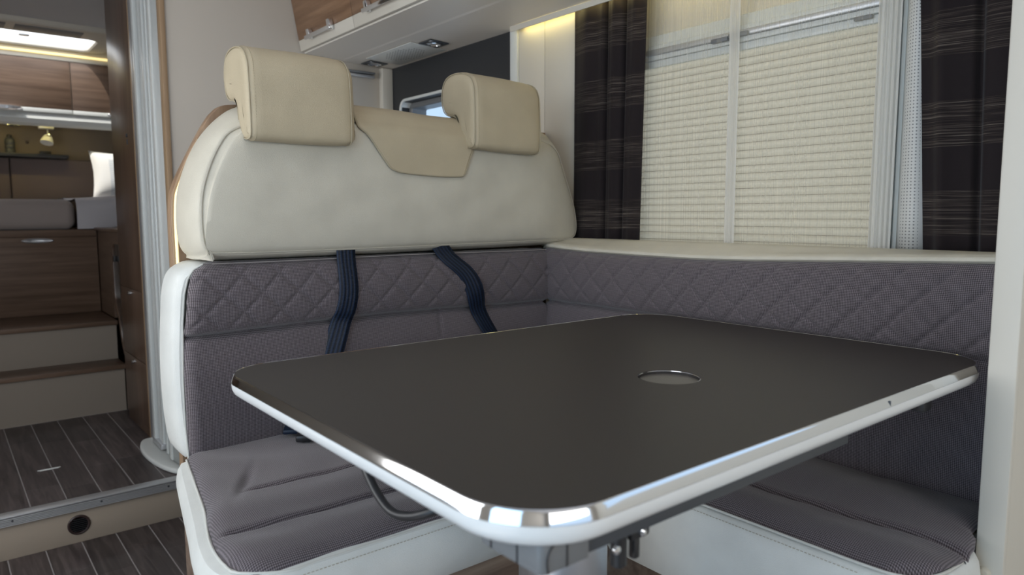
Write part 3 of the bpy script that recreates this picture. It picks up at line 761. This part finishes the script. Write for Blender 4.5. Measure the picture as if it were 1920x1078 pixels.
# leather flap between the headrests, draped over the top
def snap(p, h):
    loc, nrm, idx, d = bvh_uc.find_nearest(Vector(p))
    if (Vector(p)-loc).dot(nrm) < 0 and d > 1e-5: nrm = nrm
    c = Vector((.9, 1.50, 1.08))
    if nrm.dot(loc-c) < 0: nrm = -nrm
    return loc + nrm*h
left_e = [(.822, 1.105), (.800, 1.113), (.785, 1.130), (.762, 1.160), (.742, 1.187), (.724, 1.212)]
right_e = [(.990, 1.102), (.9965, 1.108), (1.003, 1.122), (1.014, 1.150), (1.026, 1.176), (1.040, 1.212)]
path_r = [(1.415, 1.232), (1.430, 1.25), (1.455, 1.262), (1.49, 1.265), (1.53, 1.262), (1.56, 1.258)]
rowsL = cr(left_e, False, 4); rowsR = cr(right_e, False, 4); nr_ = len(rowsL)
V = []; UV = []; nu = 40
for j in range(nr_):
    a, b = rowsL[j], rowsR[j]
    for i in range(nu+1):
        u = i/nu; x = a.x + (b.x-a.x)*u; z = a.y + (b.y-a.y)*u - (.004*math.sin(math.pi*u) if j == 0 else .004*math.sin(math.pi*u)*(1-j/nr_))
        V.append(snap((x, 1.38, z), .0035)); UV.append((x, z))
xa, xb = rowsL[-1].x, rowsR[-1].x
for j, (py, pz) in enumerate(cr(path_r, False, 3)):
    for i in range(nu+1):
        u = i/nu; x = xa - .02*sstep(j/8) + (xb+.02*sstep(j/8)-xa+.02*sstep(j/8))*u
        V.append(snap((x, py, pz), .0035)); UV.append((x, 1.22+j*.01))
nr2 = len(V)//(nu+1); F = []
for _ in range(6):
    W_ = [v.copy() for v in V]
    for j in range(1, nr2-1):
        for i in range(1, nu): a = j*(nu+1)+i; W_[a] = (V[a-1]+V[a+1]+V[a-nu-1]+V[a+nu+1]+V[a]*2)/6
    V = W_
V = [snap(v, .0045) if j_ >= 0 else v for j_, v in enumerate(V)]
for j in range(nr2-1):
    for i in range(nu): a = j*(nu+1)+i; F.append((a, a+1, a+nu+2, a+nu+1))
fl = thing('headrest_flap', 'tan leather flap lying over the cushion between the two headrests', 'leather flap', (.9, 1.42, 1.10))
o = build('flap', V, F, M_leather_t, fl, UV, angle=75); md = o.modifiers.new('thickness', 'SOLIDIFY'); md.thickness = .004; md.offset = 0
edge = [V[j*(nu+1)] for j in range(nr2-4)][::-1] + [V[i] for i in range(1, nu+1)] + [V[j*(nu+1)+nu] for j in range(1, nr2-4)]
build('piping', *tube(edge, .0024, 8), M_pipe_t, fl)

# ------------------------------------------------------------------ headrests
def headrest(x0, x1, dz, rot, label, yoff=0):
    t = thing('headrest', label, 'headrest', ((x0+x1)/2, 1.44+yoff, 1.156+dz), 'tan leather headrests on the front bench')
    pr = [(1.385, 1.153), (1.374, 1.160), (1.371, 1.18), (1.372, 1.22), (1.375, 1.27), (1.381, 1.302), (1.400, 1.325), (1.435, 1.337), (1.475, 1.338), (1.503, 1.328), (1.517, 1.305), (1.518, 1.275), (1.508, 1.249), (1.488, 1.236), (1.463, 1.232), (1.449, 1.222), (1.440, 1.19), (1.428, 1.165), (1.410, 1.154)]
    pr = [(a+yoff, b+dz) for a, b in pr]
    P = cr(pr, True, 4)
    rings = [(.034, x0+.0025), (.022, x0+.0012), (.010, x0+.002), (.0035, x0+.006), (.0, x0+.014), (0, x0+.03), (-.001, (x0*2+x1)/3), (-.0015, (x0+x1)/2), (-.001, (x0+2*x1)/3), (0, x1-.035), (.0015, x1-.022), (.006, x1-.011), (.013, x1-.004), (.022, x1-.0005), (.032, x1)]
    c = Vector(((x0+x1)/2, 1.44, 1.24+dz)); R = Matrix.Rotation(math.radians(rot), 3, 'Y')
    fix = lambda VF: ([R @ (Vector(v)-c) + c for v in VF[0]], VF[1])
    V, F = fix(loft(P, rings, YZ, scales=[(.6, x1+.0012), (.25, x1+.0015)]))
    V = [Vector((v.x, v.y + .0008*wrinkle(v.x*2, v.z*2), v.z)) for v in V]
    build('pad', V, F, M_leather_t, t, angle=70)
    for xs_, ins in ((x0+.0045, .0035), (x1-.016, .0025)):
        q = inset(P, ins-.0006)
        build('piping', *fix(tube([(xs_, p.x, p.y) for p in q], .0013, 6, closed=True)), M_pipe_t, t)
    st = []
    q = inset(P, -.0002)
    for i in range(0, len(q)):
        a = q[i]; b = q[(i+1) % len(q)]
        for f in (0, .5):
            m0 = a + (b-a)*f; m1 = a + (b-a)*(f+.28)
            st.append(fix(tube([(x0+.0145, m0.x, m0.y), (x0+.0145, m1.x, m1.y)], .0007, 4)))
    o = build('stitches', *join(*st), M_pipe_t, t); o['kind'] = 'stuff'
    return t
headrest(.478, .706, 0, 0.0, 'left tan leather headrest, larger one nearer the beige wall')
headrest(1.003, 1.226, .010, 1.6, 'right tan leather headrest, the one nearer the window curtain')

# ------------------------------------------------------------------ front bench seat cushion
fs = thing('seat_cushion', 'front bench seat cushion of taupe woven fabric with white leather border', 'seat cushion', (.75, 1.15, .43))
so = [(.338, 1.448), (.326, 1.40), (.300, 1.26), (.278, 1.14), (.262, 1.06), (.254, .99), (.262, .94), (.290, .905), (.340, .890), (.42, .888), (.70, .888), (1.02, .888), (1.03, .95), (1.03, 1.448)]
sop = cr(so[:10], False, 5) + [Vector(p) for p in so[10:]]
def zlow(p): return .43
V, F = loft(sop, [(.045, .430), (.030, .431), (.024, .437), (.014, .455), (.004, .480), (0, .505), (.003, .520), (.010, .533), (.022, .5365), (.05, .5365)], XY)
build('leather_border', V, F, M_leather_w, fs)
xs_tab = [(.900, .330), (.906, .310), (.915, .297), (.930, .288), (.96, .281), (1.0, .280), (1.04, .284), (1.08, .292), (1.16, .311), (1.30, .334), (1.46, .360)]
def fseat(u, v):
    y = .903 + v*(1.455-.903); xl = interp(xs_tab, y); x = xl + u*(1.30-xl)
    z = .5385
    cr1 = 1.175 + .006*math.sin(x*8); cr2 = 1.036 + .008*math.sin(x*7+1)
    z += .014*(1-((y-1.25)/.40)**2*.6)
    z -= .009*math.exp(-((y-cr1)/.006)**2)*sstep((x-xl-.05)/.05) + .010*math.exp(-((y-cr2)/.006)**2)*sstep((x-xl-.005)/.03)
    z -= .006*math.exp(-((x-.385-(y-1.2)*.5)/.010)**2)*math.exp(-((y-1.22)/.06)**2)
    z += .006*math.exp(-((y-(cr1+cr2)/2)/.045)**2) + .007*math.exp(-((y-.965)/.04)**2)
    z += .0022*wrinkle(x*1.3, y*1.1)
    for e_, r_, h_ in ((x-xl, .030, .020), (y-.903, .034, .022), (1.458-y, .03, .01)):
        e = min(1, max(0, e_/r_)); z -= h_*(1-math.sqrt(max(0, 1-(1-e)**2)))
    return (x, y, z), (x, y)
V, F, UV = grid(250, 160, fseat)
build('fabric_top', V, F, M_fabric, fs, UV, angle=80)
edge = [(interp(xs_tab, y)-.001, y, .5375) for y in [1.44-i*.01 for i in range(53)]] + [(.33+i*.012, .901, .5335) for i in range(58)]
build('piping', *tube(cr(edge[::3], False, 3), .0020, 8), M_pipe_w, fs)
def stitch_line(pts, parent, gap=.006, ln=.0036, r=.00065, m=None):
    st = []; d = 0; nxt = 0
    for a, b in zip(pts, pts[1:]):
        a = Vector(a); b = Vector(b); l = (b-a).length
        while nxt < d + l:
            p = a + (b-a)*((nxt-d)/l); q = a + (b-a)*min(1, (nxt-d+ln)/l); st.append(tube([p, q], r, 4)); nxt += gap
        d += l
    o = build('stitches', *join(*st), m or M_piping, parent); o['kind'] = 'stuff'
stitch_line([(.33, .8915, .5262), (1.0, .8905, .5262)], fs)

# ------------------------------------------------------------------ side bench
ss = thing('side_seat_cushion', 'side bench seat cushion by the window, taupe fabric with white leather front', 'seat cushion', (1.18, .6, .38))
so = [(.944, .882), (.942, .80), (.942, .60), (.944, .43), (.950, .385), (.968, .350), (1.00, .333), (1.06, .326), (1.12, .328), (1.149, .346), (1.151, .352), (1.31, .352), (1.31, .884)]
sop = cr(so[:10], False, 4) + [Vector(p) for p in so[10:]]
build('leather_border', *loft(sop, [(.02, .386), (.004, .387), (.0, .398), (0, .498), (.003, .517), (.008, .527), (.013, .5305), (.03, .5305)], XY), M_leather_w, ss)
def xseat(y): return .957 + .02*sstep((.40-y)/.05)**2
def fside(u, v):
    y = .3535 + v*(.886-.3535); x0_ = xseat(y); x = x0_ + u*(1.325-x0_)
    if y < .40:
        lo = interp([(.957, .40), (.965, .375), (.985, .352), (1.01, .339), (1.06, .334), (1.11, .335), (1.140, .343), (1.152, .3525), (1.33, .3525)], x)
        y = lo + (y-.3535)*(.40-lo)/(.40-.3535)
    z = .540 + .010*math.sin(math.pi*min(1, max(0, (x-.96)/.34)))
    cx = 1.072 + .012*math.sin(y*6)
    z -= .011*math.exp(-((x-cx)/.007)**2); z += .008*math.exp(-((x-1.01)/.035)**2) + .010*math.exp(-((x-1.19)/.07)**2)
    cx2 = 1.29; z += .002*wrinkle(x, y*1.4)
    e = min(1, max(0, (x-x0_)/.03)); z -= .020*(1-math.sqrt(max(0, 1-(1-e)**2)))
    e = min(1, max(0, (v*(.5325))/.04)); z -= .013*(1-math.sqrt(max(0, 1-(1-e)**2)))
    e = min(1, max(0, ((1-v)*(.5325))/.03)); z -= .012*(1-math.sqrt(max(0, 1-(1-e)**2)))
    return (x, y, z), (x, y)
V, F, UV = grid(150, 180, fside)
build('fabric_top', V, F, M_fabric, ss, UV, angle=80)
build('piping', *tube(cr([(.9555, .87, .5345), (.9555, .6, .5345), (.9555, .42, .5345), (.964, .372, .5345), (.985, .350, .5345), (1.02, .3395, .5345), (1.07, .3365, .5335)], False, 8), .0020, 8), M_pipe_w, ss)
stitch_line([(.9455, .875, .5255), (.9445, .42, .5255)], ss)

sbk = thing('side_back_cushion', 'side bench back cushion under the window, quilted taupe with a cream leather top roll', 'seat cushion', (1.36, .9, .53))
ztop = [(.345, .933), (.38, .932), (.48, .928), (.61, .923), (.83, .914), (.965, .911), (1.12, .912), (1.296, .914), (1.39, .918), (1.47, .923)]
def sbody(u, v):
    return None
def fsb(u, v):
    y = .352 + u*(1.462-.352); zt = interp(ztop, y); z = .532 + v*(zt-.532)
    zc = .775; x = 1.305
    if z > zc: t_ = (z-zc)/(zt-zc); x -= .026*math.sin(math.pi*min(1, t_*.80+.10))**.7; x -= .0045*quilt(y-.05, z-.78)*sstep(t_*6)*sstep((1.02-t_)*8)
    else: t_ = (zc-z)/(zc-.53); x -= .020*math.sin(math.pi*min(1, t_*.75+.10))**.6; x -= .0012*wrinkle(y*1.2, z*2)
    x += .014*math.exp(-((z-zc)/.0055)**2)*(.35+.65*sstep((y-.9)/.3))
    e = min(1, (1.462-y)/.03); x += .022*(1-math.sqrt(max(0, 1-(1-e)**2)))
    e = min(1, (zt-z)/.015); x += .010*(1-math.sqrt(max(0, 1-(1-e)**2)))
    return (x, y, z), (y, z)
V, F, UV = grid(380, 140, fsb)
build('quilted_front', V, F, M_fabric, sbk, UV, angle=80)
def froll(u, v):                                    # top roll: cross-section from front seam up over to the wall
    y = .350 + u*(1.480-.350); zt = interp(ztop, y); zb = .943
    P = [(1.300, zt-.001), (1.294, zt+.003), (1.296, zt+.009), (1.306, zt+.0135), (1.33, max(zt+.016, .934)), (1.365, .944), (1.392, .945), (1.403, .938), (1.404, .90)]
    q = v*(len(P)-1); i = min(int(q), len(P)-2); f = q-i
    x = P[i][0] + (P[i+1][0]-P[i][0])*f; z = P[i][1] + (P[i+1][1]-P[i][1])*f
    e = sstep(max(0, (u-.955)/.045)); z -= .010*e*e
    x += .020*e*e*(1 if v < .3 else .3)
    return (x, y, z), (y, x)
V, F, UV = grid(120, 32, froll)
build('leather_top_roll', V, F, M_leather, sbk, UV, angle=80)
build('back_board', *box(1.335, 1.404, .352, 1.445, .532, .905, .004), M_leather, sbk)
stitch_line([(1.2985, y, interp(ztop, y)+.0008) for y in [.36+i*.01 for i in range(110)]], sbk)

# ------------------------------------------------------------------ table
tb = thing('dinette_table', 'large dark dinette table with polished chrome edge on an aluminium column', 'table', (.64, .68, 0))
TX0, TX1, TY0, TY1, TZ = .309, 1.256, .366, 1.062, .788
tp = round_rect(TX0, TX1, TY0, TY1, [.085, .085, .075, .085], 14)
# densify the straight runs
def densify(poly, step):
    out = []; k = len(poly)
    for i in range(k):
        a = Vector(poly[i]); b = Vector(poly[(i+1) % k]); n = max(1, int((b-a).length/step))
        for j in range(n): out.append(a + (b-a)*j/n)
    return out
tp = densify(tp, .02)
hc = Vector((.772, .609)); hr = .0425
lam_o = inset(tp, .0050); V = []; F = []; k = len(lam_o)
for p in lam_o: V.append((p.x, p.y, TZ-.003))
for p in lam_o: V.append((p.x, p.y, TZ))
for p in lam_o: d = (p-hc).normalized(); q = hc + d*hr; V.append((q.x, q.y, TZ))
for p in lam_o: d = (p-hc).normalized(); q = hc + d*hr; V.append((q.x, q.y, TZ-.012))
for r in range(3):
    for i in range(k): a = r*k+i; b = r*k+(i+1) % k; F.append((a, b, b+k, a+k))
build('tabletop', V, F, M_lam, tb, angle=30)
ins_cover = build('cover_disc', *cyl(hc, hr-.0004, TZ-.0125, TZ-.0048, 48, .0006), M_tan_lam, tb)
build('cover_ring', *tube([(hc.x+(hr-.0008)*math.cos(a), hc.y+(hr-.0008)*math.sin(a), TZ-.0010) for a in [2*math.pi*i/64 for i in range(64)]], .0007, 6, closed=True), M_chrome, ins_cover)
build('chrome_edge', *loft(tp, [(.0052, TZ-.0002), (.0046, TZ+.0004), (.0040, TZ-.0001), (.0029, TZ-.0030), (.0017, TZ-.0064), (.0007, TZ-.0094), (.0002, TZ-.0112), (.0008, TZ-.0120)], XY, caps=(False, False)), M_chrome, tb)
build('white_underedge', *loft(tp, [(.0006, TZ-.0119), (.0004, TZ-.0150), (.0010, TZ-.0200), (.0035, TZ-.0255), (.0085, TZ-.0300), (.016, TZ-.0330), (.028, TZ-.0345), (.05, TZ-.0350)], XY, caps=(False, True)), mat('satin white edge', (.82, .83, .82), .28, coat=.3), tb)
build('edge_joint', *box(TX0+.58, TX0+.5806, TY0+.0004, TY0+.003, TZ-.0115, TZ-.004), M_dgrey, tb)
col = build('column', *cyl((.66, .70), .062, 0.03, .732, 64, .001), M_alu, tb)
build('base_plate', *loft(round_rect(.50, .82, .55, .85, .05, 8), bev_prof(0, .03, .006), XY), M_alu_m, tb)
ch = build('sliding_frame', *box(.349, .842, .393, .411, .7345, .7597, .0015), M_dgrey, tb)
build('sliding_frame', *box(.50, .842, .62, .638, .7345, .7597, .0015), M_dgrey, tb)
build('frame_plate', *box(.50, .84, .411, .62, .740, .7597, .001), M_dgrey, tb)
ec = build('end_cap', *loft(round_rect(.345, .398, .390, .468, [.003, .004, .004, .008], 5), bev_prof(.7325, .7596, .002, 2), XY), M_grey, tb)
build('cap_groove', *box(.3442, .346, .418, .4192, .734, .757), M_black, ec)
build('cap_groove', *box(.3442, .346, .452, .4532, .734, .757), M_black, ec)
build('cap_groove', *tube(cr([(.352, .3896, .734), (.351, .3896, .746), (.356, .3896, .7545), (.366, .3896, .7565), (.372, .3896, .7565)], False, 5), .0008, 6), M_black, ec)
build('cap_groove', *box(.3715, .3728, .3893, .3905, .7335, .758), M_black, ec)
kb = build('locking_knob', *cyl((.462, .417), .0075, .694, .7285, 20, .002), M_black, tb)
build('screw', *revolve((.449, .409, .7165), (0, -1, 0), [(.004, 0), (.004, .003), (.002, .004)], 12), M_chrome, kb)
lv = build('locking_lever', *join(box(.474, .500, .412, .420, .714, .7285, .003), box(.478, .486, .412, .420, .696, .716, .002)), M_black, tb)
build('screw', *revolve((.487, .412, .7215), (0, -1, 0), [(.0045, 0), (.0045, .003), (.002, .005)], 12), M_chrome, lv)
hd = cr([(.378, .76, .745), (.372, .735, .728), (.369, .712, .712), (.368, .688, .6975), (.369, .662, .6885), (.374, .636, .691), (.384, .612, .7005), (.405, .592, .715), (.42, .58, .735)], False, 8)
build('release_handle', *tube(hd, .0050, 12), M_black, tb)
build('slide_stop', *box(1.075, 1.105, .398, .418, .728, .7595, .003), M_black, tb)

# ------------------------------------------------------------------ raised aisle: stairs, bed, wardrobe
stair = thing('bed_steps', 'two cream steps with walnut treads leading up to the bed', 'steps', (0, 3.8, .13))
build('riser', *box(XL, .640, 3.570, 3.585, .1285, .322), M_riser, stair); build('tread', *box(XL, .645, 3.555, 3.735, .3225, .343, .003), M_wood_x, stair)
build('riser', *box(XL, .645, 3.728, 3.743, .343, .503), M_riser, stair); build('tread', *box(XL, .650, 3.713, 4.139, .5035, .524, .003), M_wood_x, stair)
XL2 = XL+.004
bx = thing('bed_box', 'walnut bed base front with oval pull above the steps', 'bed base', (0, 4.2, .52))
build('front_panel', *box(XL2, .652, 4.14, 4.158, .5245, .905, .001), M_wood_x, bx); bf = build('drawer_front', *box(XL2, .652, 4.139, 4.158, .8985+.008, .940, .001), M_wood_x, bx)
build('oval_pull', *loft([(.400+.066*math.cos(a), .889+.012*math.sin(a)) for a in [2*math.pi*i/32 for i in range(32)]], [(0, 4.139), (0, 4.134), (.003, 4.131)], XZ, scales=[(.8, 4.132), (.5, 4.136)]), M_alu_m, bx)
build('bed_board', *box(XL2, 1.38, 4.158, 5.35, .90, .938), M_wood_x, bx)
def matt(name, x0, x1, m, label, z1=1.09, r=.045, y0=4.135):
    V, F = loft(round_rect(x0, x1, y0, 5.28, .04, 5), bev_prof(.941, z1, r, 5), XY)
    o = build(name, V, F, m); tag(o, label, 'mattress', 'mattresses on the bed'); return o
matt('mattress', XL+.02, .566, M_matt, 'taupe mattress on the left of the bed above the steps')
# right mattress under a loosely tucked sheet
def fsh(u, v):
    x = .570 + u*(1.38-.570); s = v*1.33
    if s < .148: y = 4.132; z = .944 + s
    else: y = 4.132 + (s-.148); z = 1.092
    rr = .05
    if s > .10 and s < .20: a = (s-.10)/.10*math.pi/2; y = 4.132 + rr*(1-math.cos(a)); z = 1.042 + .055*math.sin(a)
    elif s >= .20: y = 4.182 + (s-.20); z = 1.097
    y -= .010*math.sin(x*22+s*15)*math.exp(-((s-.05)/.06)**2); z += .008*math.sin(x*17+y*9)*sstep((s-.1)/.1)
    z += .014*sstep((x-.6)/.25)
    return (x, min(y, 5.30), z), (x, s)
V, F, UV = grid(60, 60, fsh)
tag(build('mattress', V, F, M_sheet, None, UV, angle=80), 'pale sheeted mattress on the right of the bed, under the pillow', 'mattress', 'mattresses on the bed')
# pillow
def pil(u, v, s):
    a = 2*u-1; b = 2*v-1; f = (1-abs(a)**3)*(1-abs(b)**3); wx = .20*a*(1-.10*(1-b*b)*.8*abs(a)) ; wz = .150*b*(1-.10*(1-a*a))
    return Vector((wx, s*.075*max(0, f)**.6, wz))
V1, F1, _ = grid(24, 18, lambda u, v: (pil(u, v, -1), (u, v))); V2, F2, _ = grid(24, 18, lambda u, v: (pil(u, v, 1), (u, v)))
V, F = join((V1, F1), (V2, F2)); R = Matrix.Rotation(math.radians(-14), 3, 'X')
V = [R @ v + Vector((.985, 5.06, 1.262)) for v in V]
tag(build('pillow', V, F, M_pillow), 'sunlit pale striped pillow leaning up at the head of the bed', 'pillow')
# headboard panels
for x0, x1, lb_ in ((XL+.02, .398, 'left brown upholstered headboard panel behind the bed'), (.402, 1.40, 'right brown upholstered headboard panel beside the pillow')):
    tag(build('headboard_panel', *box(x0, x1, 5.325, 5.369, .945, 1.362, .010, 3), M_head), lb_, 'headboard', 'headboard panels')
sf = tag(build('shelf', *box(-.3, .700, 5.235, 5.368, 1.365, 1.385, .004), M_dgrey), 'narrow dark shelf on the wall above the headboard', 'shelf')
sp = thing('bottle', 'small dark ribbed bottle standing on the dark shelf', 'bottle', (.405, 5.29, 1.385))
build('body', *revolve((.405, 5.29, 1.385), (0, 0, 1), [(.024, 0), (.027, .004), (.027, .02), (.025, .024), (.027, .028), (.027, .044), (.025, .048), (.027, .052), (.027, .072), (.022, .088), (.014, .095)], 20), M_dgrey, sp)
build('cap', *revolve((.405, 5.29, 1.480), (0, 0, 1), [(.014, 0), (.014, .012), (.010, .016)], 16), M_black, sp)
sk = thing('shelf_socket', 'small black double socket block on the dark shelf', 'socket', (.585, 5.30, 1.385))
build('socket_block', *box(.555, .615, 5.29, 5.33, 1.385, 1.408, .004), M_black, sk)
# reading lamp
rl = thing('reading_lamp', 'reading lamp with white glass cup hanging under the bed lockers', 'lamp', (.585, 5.20, 1.50))
build('mount', *box(.545, .625, 5.18, 5.215, 1.532, 1.580, .003), M_alu_m, rl)
build('stem', *tube([(.592, 5.20, 1.535), (.592, 5.19, 1.500)], .005, 10), M_chrome, rl)
build('shade', *revolve((.592, 5.185, 1.492), (-.25, -.35, -.9), [(.010, -.004), (.018, 0), (.026, .016), (.034, .040), (.0345, .050), (.032, .050)], 28), M_white, rl)
build('collar', *revolve((.592, 5.170, 1.490), (-.25, -.9, -.4), [(.015, 0), (.016, .01), (.012, .014)], 20), M_chrome, rl)
sp2 = thing('surface_spot', 'flat chrome surface light under the bed lockers, left of the reading lamp', 'lamp', (.42, 5.2, 1.535))
build('spot_body', *revolve((.42, 5.18, 1.580), (0, 0, -1), [(.045, 0), (.045, .040), (.030, .046), (.01, .048)], 28), M_chrome, sp2)
tag(build('light_switch', *revolve((.50, 5.37, 1.462), (0, -1, 0), [(.009, 0), (.009, .004), (.004, .006)], 16), M_brown), 'small round brown switch on the warm lit wall', 'switch')
# bed lockers
bl2 = thing('bed_lockers', 'row of walnut overhead lockers with curved white valance above the bed', 'cabinet', (.3, 5.15, 1.53))
build('carcass', *box(XL, 1.40, 5.016, 5.369, 1.60, 1.915), M_cream, bl2)
vp = [(5.012, 1.6045), (5.369, 1.6045), (5.369, 1.580), (5.060, 1.580), (5.058, 1.540), (5.05, 1.532), (5.02, 1.545), (5.006, 1.57)]
build('valance', *loft(vp, [(0, XL), (0, 1.40)], YZ), M_white, bl2)
build('fascia', *box(XL, 1.40, 5.005, 5.369, 1.9155, 1.999, .001), M_cream, bl2)
for a, b in ((-.23, .235), (.237, .702), (.704, 1.17)):
    d = build('door', *box(a+.001, b-.001, 5.0, 5.015, 1.632, 1.912, .0015), M_wood_x, bl2)
    build('door_lip', *box(a+.001, b-.001, 4.999, 5.015, 1.6075, 1.631, .0015), M_white, bl2)['label'] = 'white strip along the lower edge of the door'
hand = [(.34, .0), (.90, .0)]
for hx in (-.10, .38, .96):
    V, F = loft([(hx+.075*math.cos(a_), 1.622+.013*math.sin(a_)) for a_ in [2*math.pi*i/28 for i in range(28)]], [(0, 4.999), (0, 4.985), (.004, 4.980)], XZ)
    h = build('handle', V, F, M_chrome, bl2)
    build('button', *revolve((hx, 4.981, 1.622), (0, -1, 0), [(.009, 0), (.008, .006)], 16), M_alu, h)
# led strip along the fascia
t = thing('ceiling_led_strip', 'yellow light strip running above the bed lockers', 'light strip', (.3, 5.0, 1.94))
build('diffuser', *box(XL, 1.40, 4.990, 5.004, 1.941, 1.953, .003), M_led, t)
t = thing('valance_light', 'warm light strip hidden under the bed lockers', 'light strip', (.3, 5.3, 1.54))
build('diffuser', *box(XL+.1, .70, 5.064, 5.070, 1.570, 1.578, .001), M_led_b, t)
# roof hatch over the bed
hx = thing('roof_hatch', 'bright roof hatch with rounded cream surround in the bed ceiling', 'roof hatch', (.4, 4.8, 1.96))
ro = round_rect(-.30, .885, 4.40, 4.992, .10, 8); k = len(ro)
def fr(outer, inner, z1, z0, bev):
    V = []; F = []; k = len(outer)
    for ring, z in ((outer, z1), (outer, z0+bev), (inset(outer, bev), z0), (inset(inner, -bev), z0), (inner, z0+bev), (inner, z1)):
        for p in ring: V.append((p[0], p[1], z))
    for r in range(5):
        for i in range(k): a = r*k+i; b = r*k+(i+1) % k; F.append((a, b, b+k, a+k))
    return V, F
ri = round_rect(.02, .79, 4.62, 4.97, .05, 8)
build('surround', *fr(ro, ri, 1.9995, 1.972, .008), M_cream, hx)
for i, (a, b) in enumerate(((-.2, .36), (.40, .70))): build('blind_slot', *box(a, b, 4.455, 4.575, 1.9685, 1.9725, .001), M_grey, hx)
build('dome', [(p[0], p[1], 2.001) for p in inset(ri, -.001)], [tuple(range(len(ri)))], M_hatch, hx, smooth=False)
build('hatch_handle', *box(.44, .49, 4.76, 4.80, 1.985, 2.0, .004), M_alu_m, hx)
# added front roof hatch, unseen, closed so no sun gets in
rh = thing('roof_hatch', 'unseen added roof hatch above the dinette aisle, closed against the sun', 'roof hatch', (.25, .75, 1.96))
build('surround', *fr(round_rect(-.10, .60, .40, 1.10, .04, 5), round_rect(-.05, .55, .45, 1.05, .03, 5), 1.9995, 1.985, .004), M_cream, rh)
build('blind', *box(-.05, .55, .45, 1.05, 2.0, 2.03), M_white, rh)  # solid slab added to keep the sun off the bench

# wardrobe with light oak edge
wd = thing('wardrobe', 'tall dark walnut wardrobe with light oak edge beside the steps', 'wardrobe', (.95, 3.2, .13))
build('side_panel', *box(.624, 1.40, 3.012, 3.43, .1285, 2.0, .001), M_wood_z, wd)
for z0, z1 in ((.17, .428), (.431, .712), (.715, 1.985)):
    d = build('door', *box(.618, .6245, 3.022, 3.425, z0, z1, .0015), M_wood_z, wd)
    if z0 > .7: build('keyhole', *join(revolve((.618, 3.135, 1.32), (-1, 0, 0), [(.008, 0), (.008, .003), (.005, .004)], 16), box(.6155, .6185, 3.129, 3.141, 1.285, 1.305, .001)), M_dgrey, d)
    else: build('knob', *revolve((.618, 3.235, z1-.018), (-1, 0, 0), [(.009, 0), (.009, .006), (.006, .010)], 16), M_chrome, d)
build('oak_edge', *box(.615, .642, 2.992, 3.0115, .1285, 2.0, .003), M_wood_lt, wd)
# side panel beside the stairs with smoked glass inset
sp3 = thing('stair_side_panel', 'walnut side panel with curved cutout and smoked glass beside the bed steps', 'side panel', (.66, 3.8, .13))
ck = [(3.438, .1285), (3.555, .1285), (3.555, .343), (3.60, .352), (3.66, .40), (3.69, .46), (3.705, .53), (3.76, .575), (3.80, .64), (3.80, .90), (3.438, .90)]
y_ = lambda a: a
fr_o = [(3.438, .1285), (3.565, .1285), (3.565, .345), (3.59, .36), (3.625, .385), (3.66, .43), (3.685, .49), (3.71, .54), (3.77, .575), (3.80, .62), (3.81, .70), (3.81, .935), (3.438, .935)]
build('frame_board', *loft(fr_o, [(0, .668), (0, .652), (.001, .651)], YZ), M_wood_y, sp3)
gl = [(3.445, .37), (3.52, .375), (3.57, .395), (3.61, .44), (3.63, .50), (3.655, .55), (3.70, .60), (3.72, .66), (3.72, .84), (3.70, .88), (3.445, .88)]
build('smoked_glass', *loft(gl, [(0, .6515), (0, .6490), (.002, .6485)], YZ), M_darkglass, sp3)
build('molding', *tube([(.6485, p.x, p.y) for p in cr(gl[1:10], False, 5)], .004, 8), M_wood_z, sp3)
build('catch', *box(.640, .6495, 3.66, 3.69, .80, .825, .002), M_black, sp3)
build('rear_board', *box(.656, .668, 3.81, 4.139, .5245, .935), M_wood_y, sp3)
build('top_board', *box(.640, 1.40, 3.438, 4.139, .935, .950, .002), M_wood_y, sp3)

# ------------------------------------------------------------------ shower: tray, posts and rounded door
sh2 = thing('shower_enclosure', 'white shower enclosure with curved tray between wardrobe and beige wall', 'shower', (.70, 2.76, .13))
tray = cr([(.640, 2.536), (.598, 2.545), (.574, 2.60), (.558, 2.68), (.550, 2.77), (.552, 2.86), (.566, 2.94), (.592, 2.985), (.66, 2.988), (1.0, 2.988), (1.30, 2.98), (1.38, 2.90), (1.38, 2.60), (1.30, 2.54), (1.0, 2.536)], True, 5)
build('tray', *loft(tray, bev_prof(.1320, .150, .006, 3)+[(.02, .1495)], XY, scales=[(.90, .144), (.86, .142)]), M_white, sh2)
def vpost(cx, cy, w_, d_, m, z0=.150, z1=2.0, bev=.004, nm='door_profile'):
    return build(nm, *box(cx-w_/2, cx+w_/2, cy-d_/2, cy+d_/2, z0, z1, bev), m, sh2)
vpost(.624, 2.965, .020, .050, M_alu_m)
vpost(.622, 2.910, .026, .034, M_shower)
for i, yy in enumerate((2.862, 2.812)):
    vpost(.626 - .003*i, yy, .014, .034, M_shower)
def fcd(u, v):
    y = 2.79 - u*.245; x = .628 - .016*math.sin(math.pi*u)**.8
    return (x, y, .150 + v*1.85), (u, v)
V, F, UV = grid(16, 2, fcd); o = build('curved_door', V, F, M_acryl, sh2, UV); md = o.modifiers.new('thickness', 'SOLIDIFY'); md.thickness = .004
vpost(.616, 2.735, .008, .016, M_shower); vpost(.6115, 2.66, .010, .022, M_white)
build('foot_block', *box(.606, .640, 2.79, 2.93, .150, .170, .004), M_alu_m, sh2)
build('shower_lining', *join(box(1.385, 1.405, 2.54, 2.985, .1285, 2.0), box(.70, 1.38, 2.989, 3.008, .1285, 2.0)), M_white, sh2)
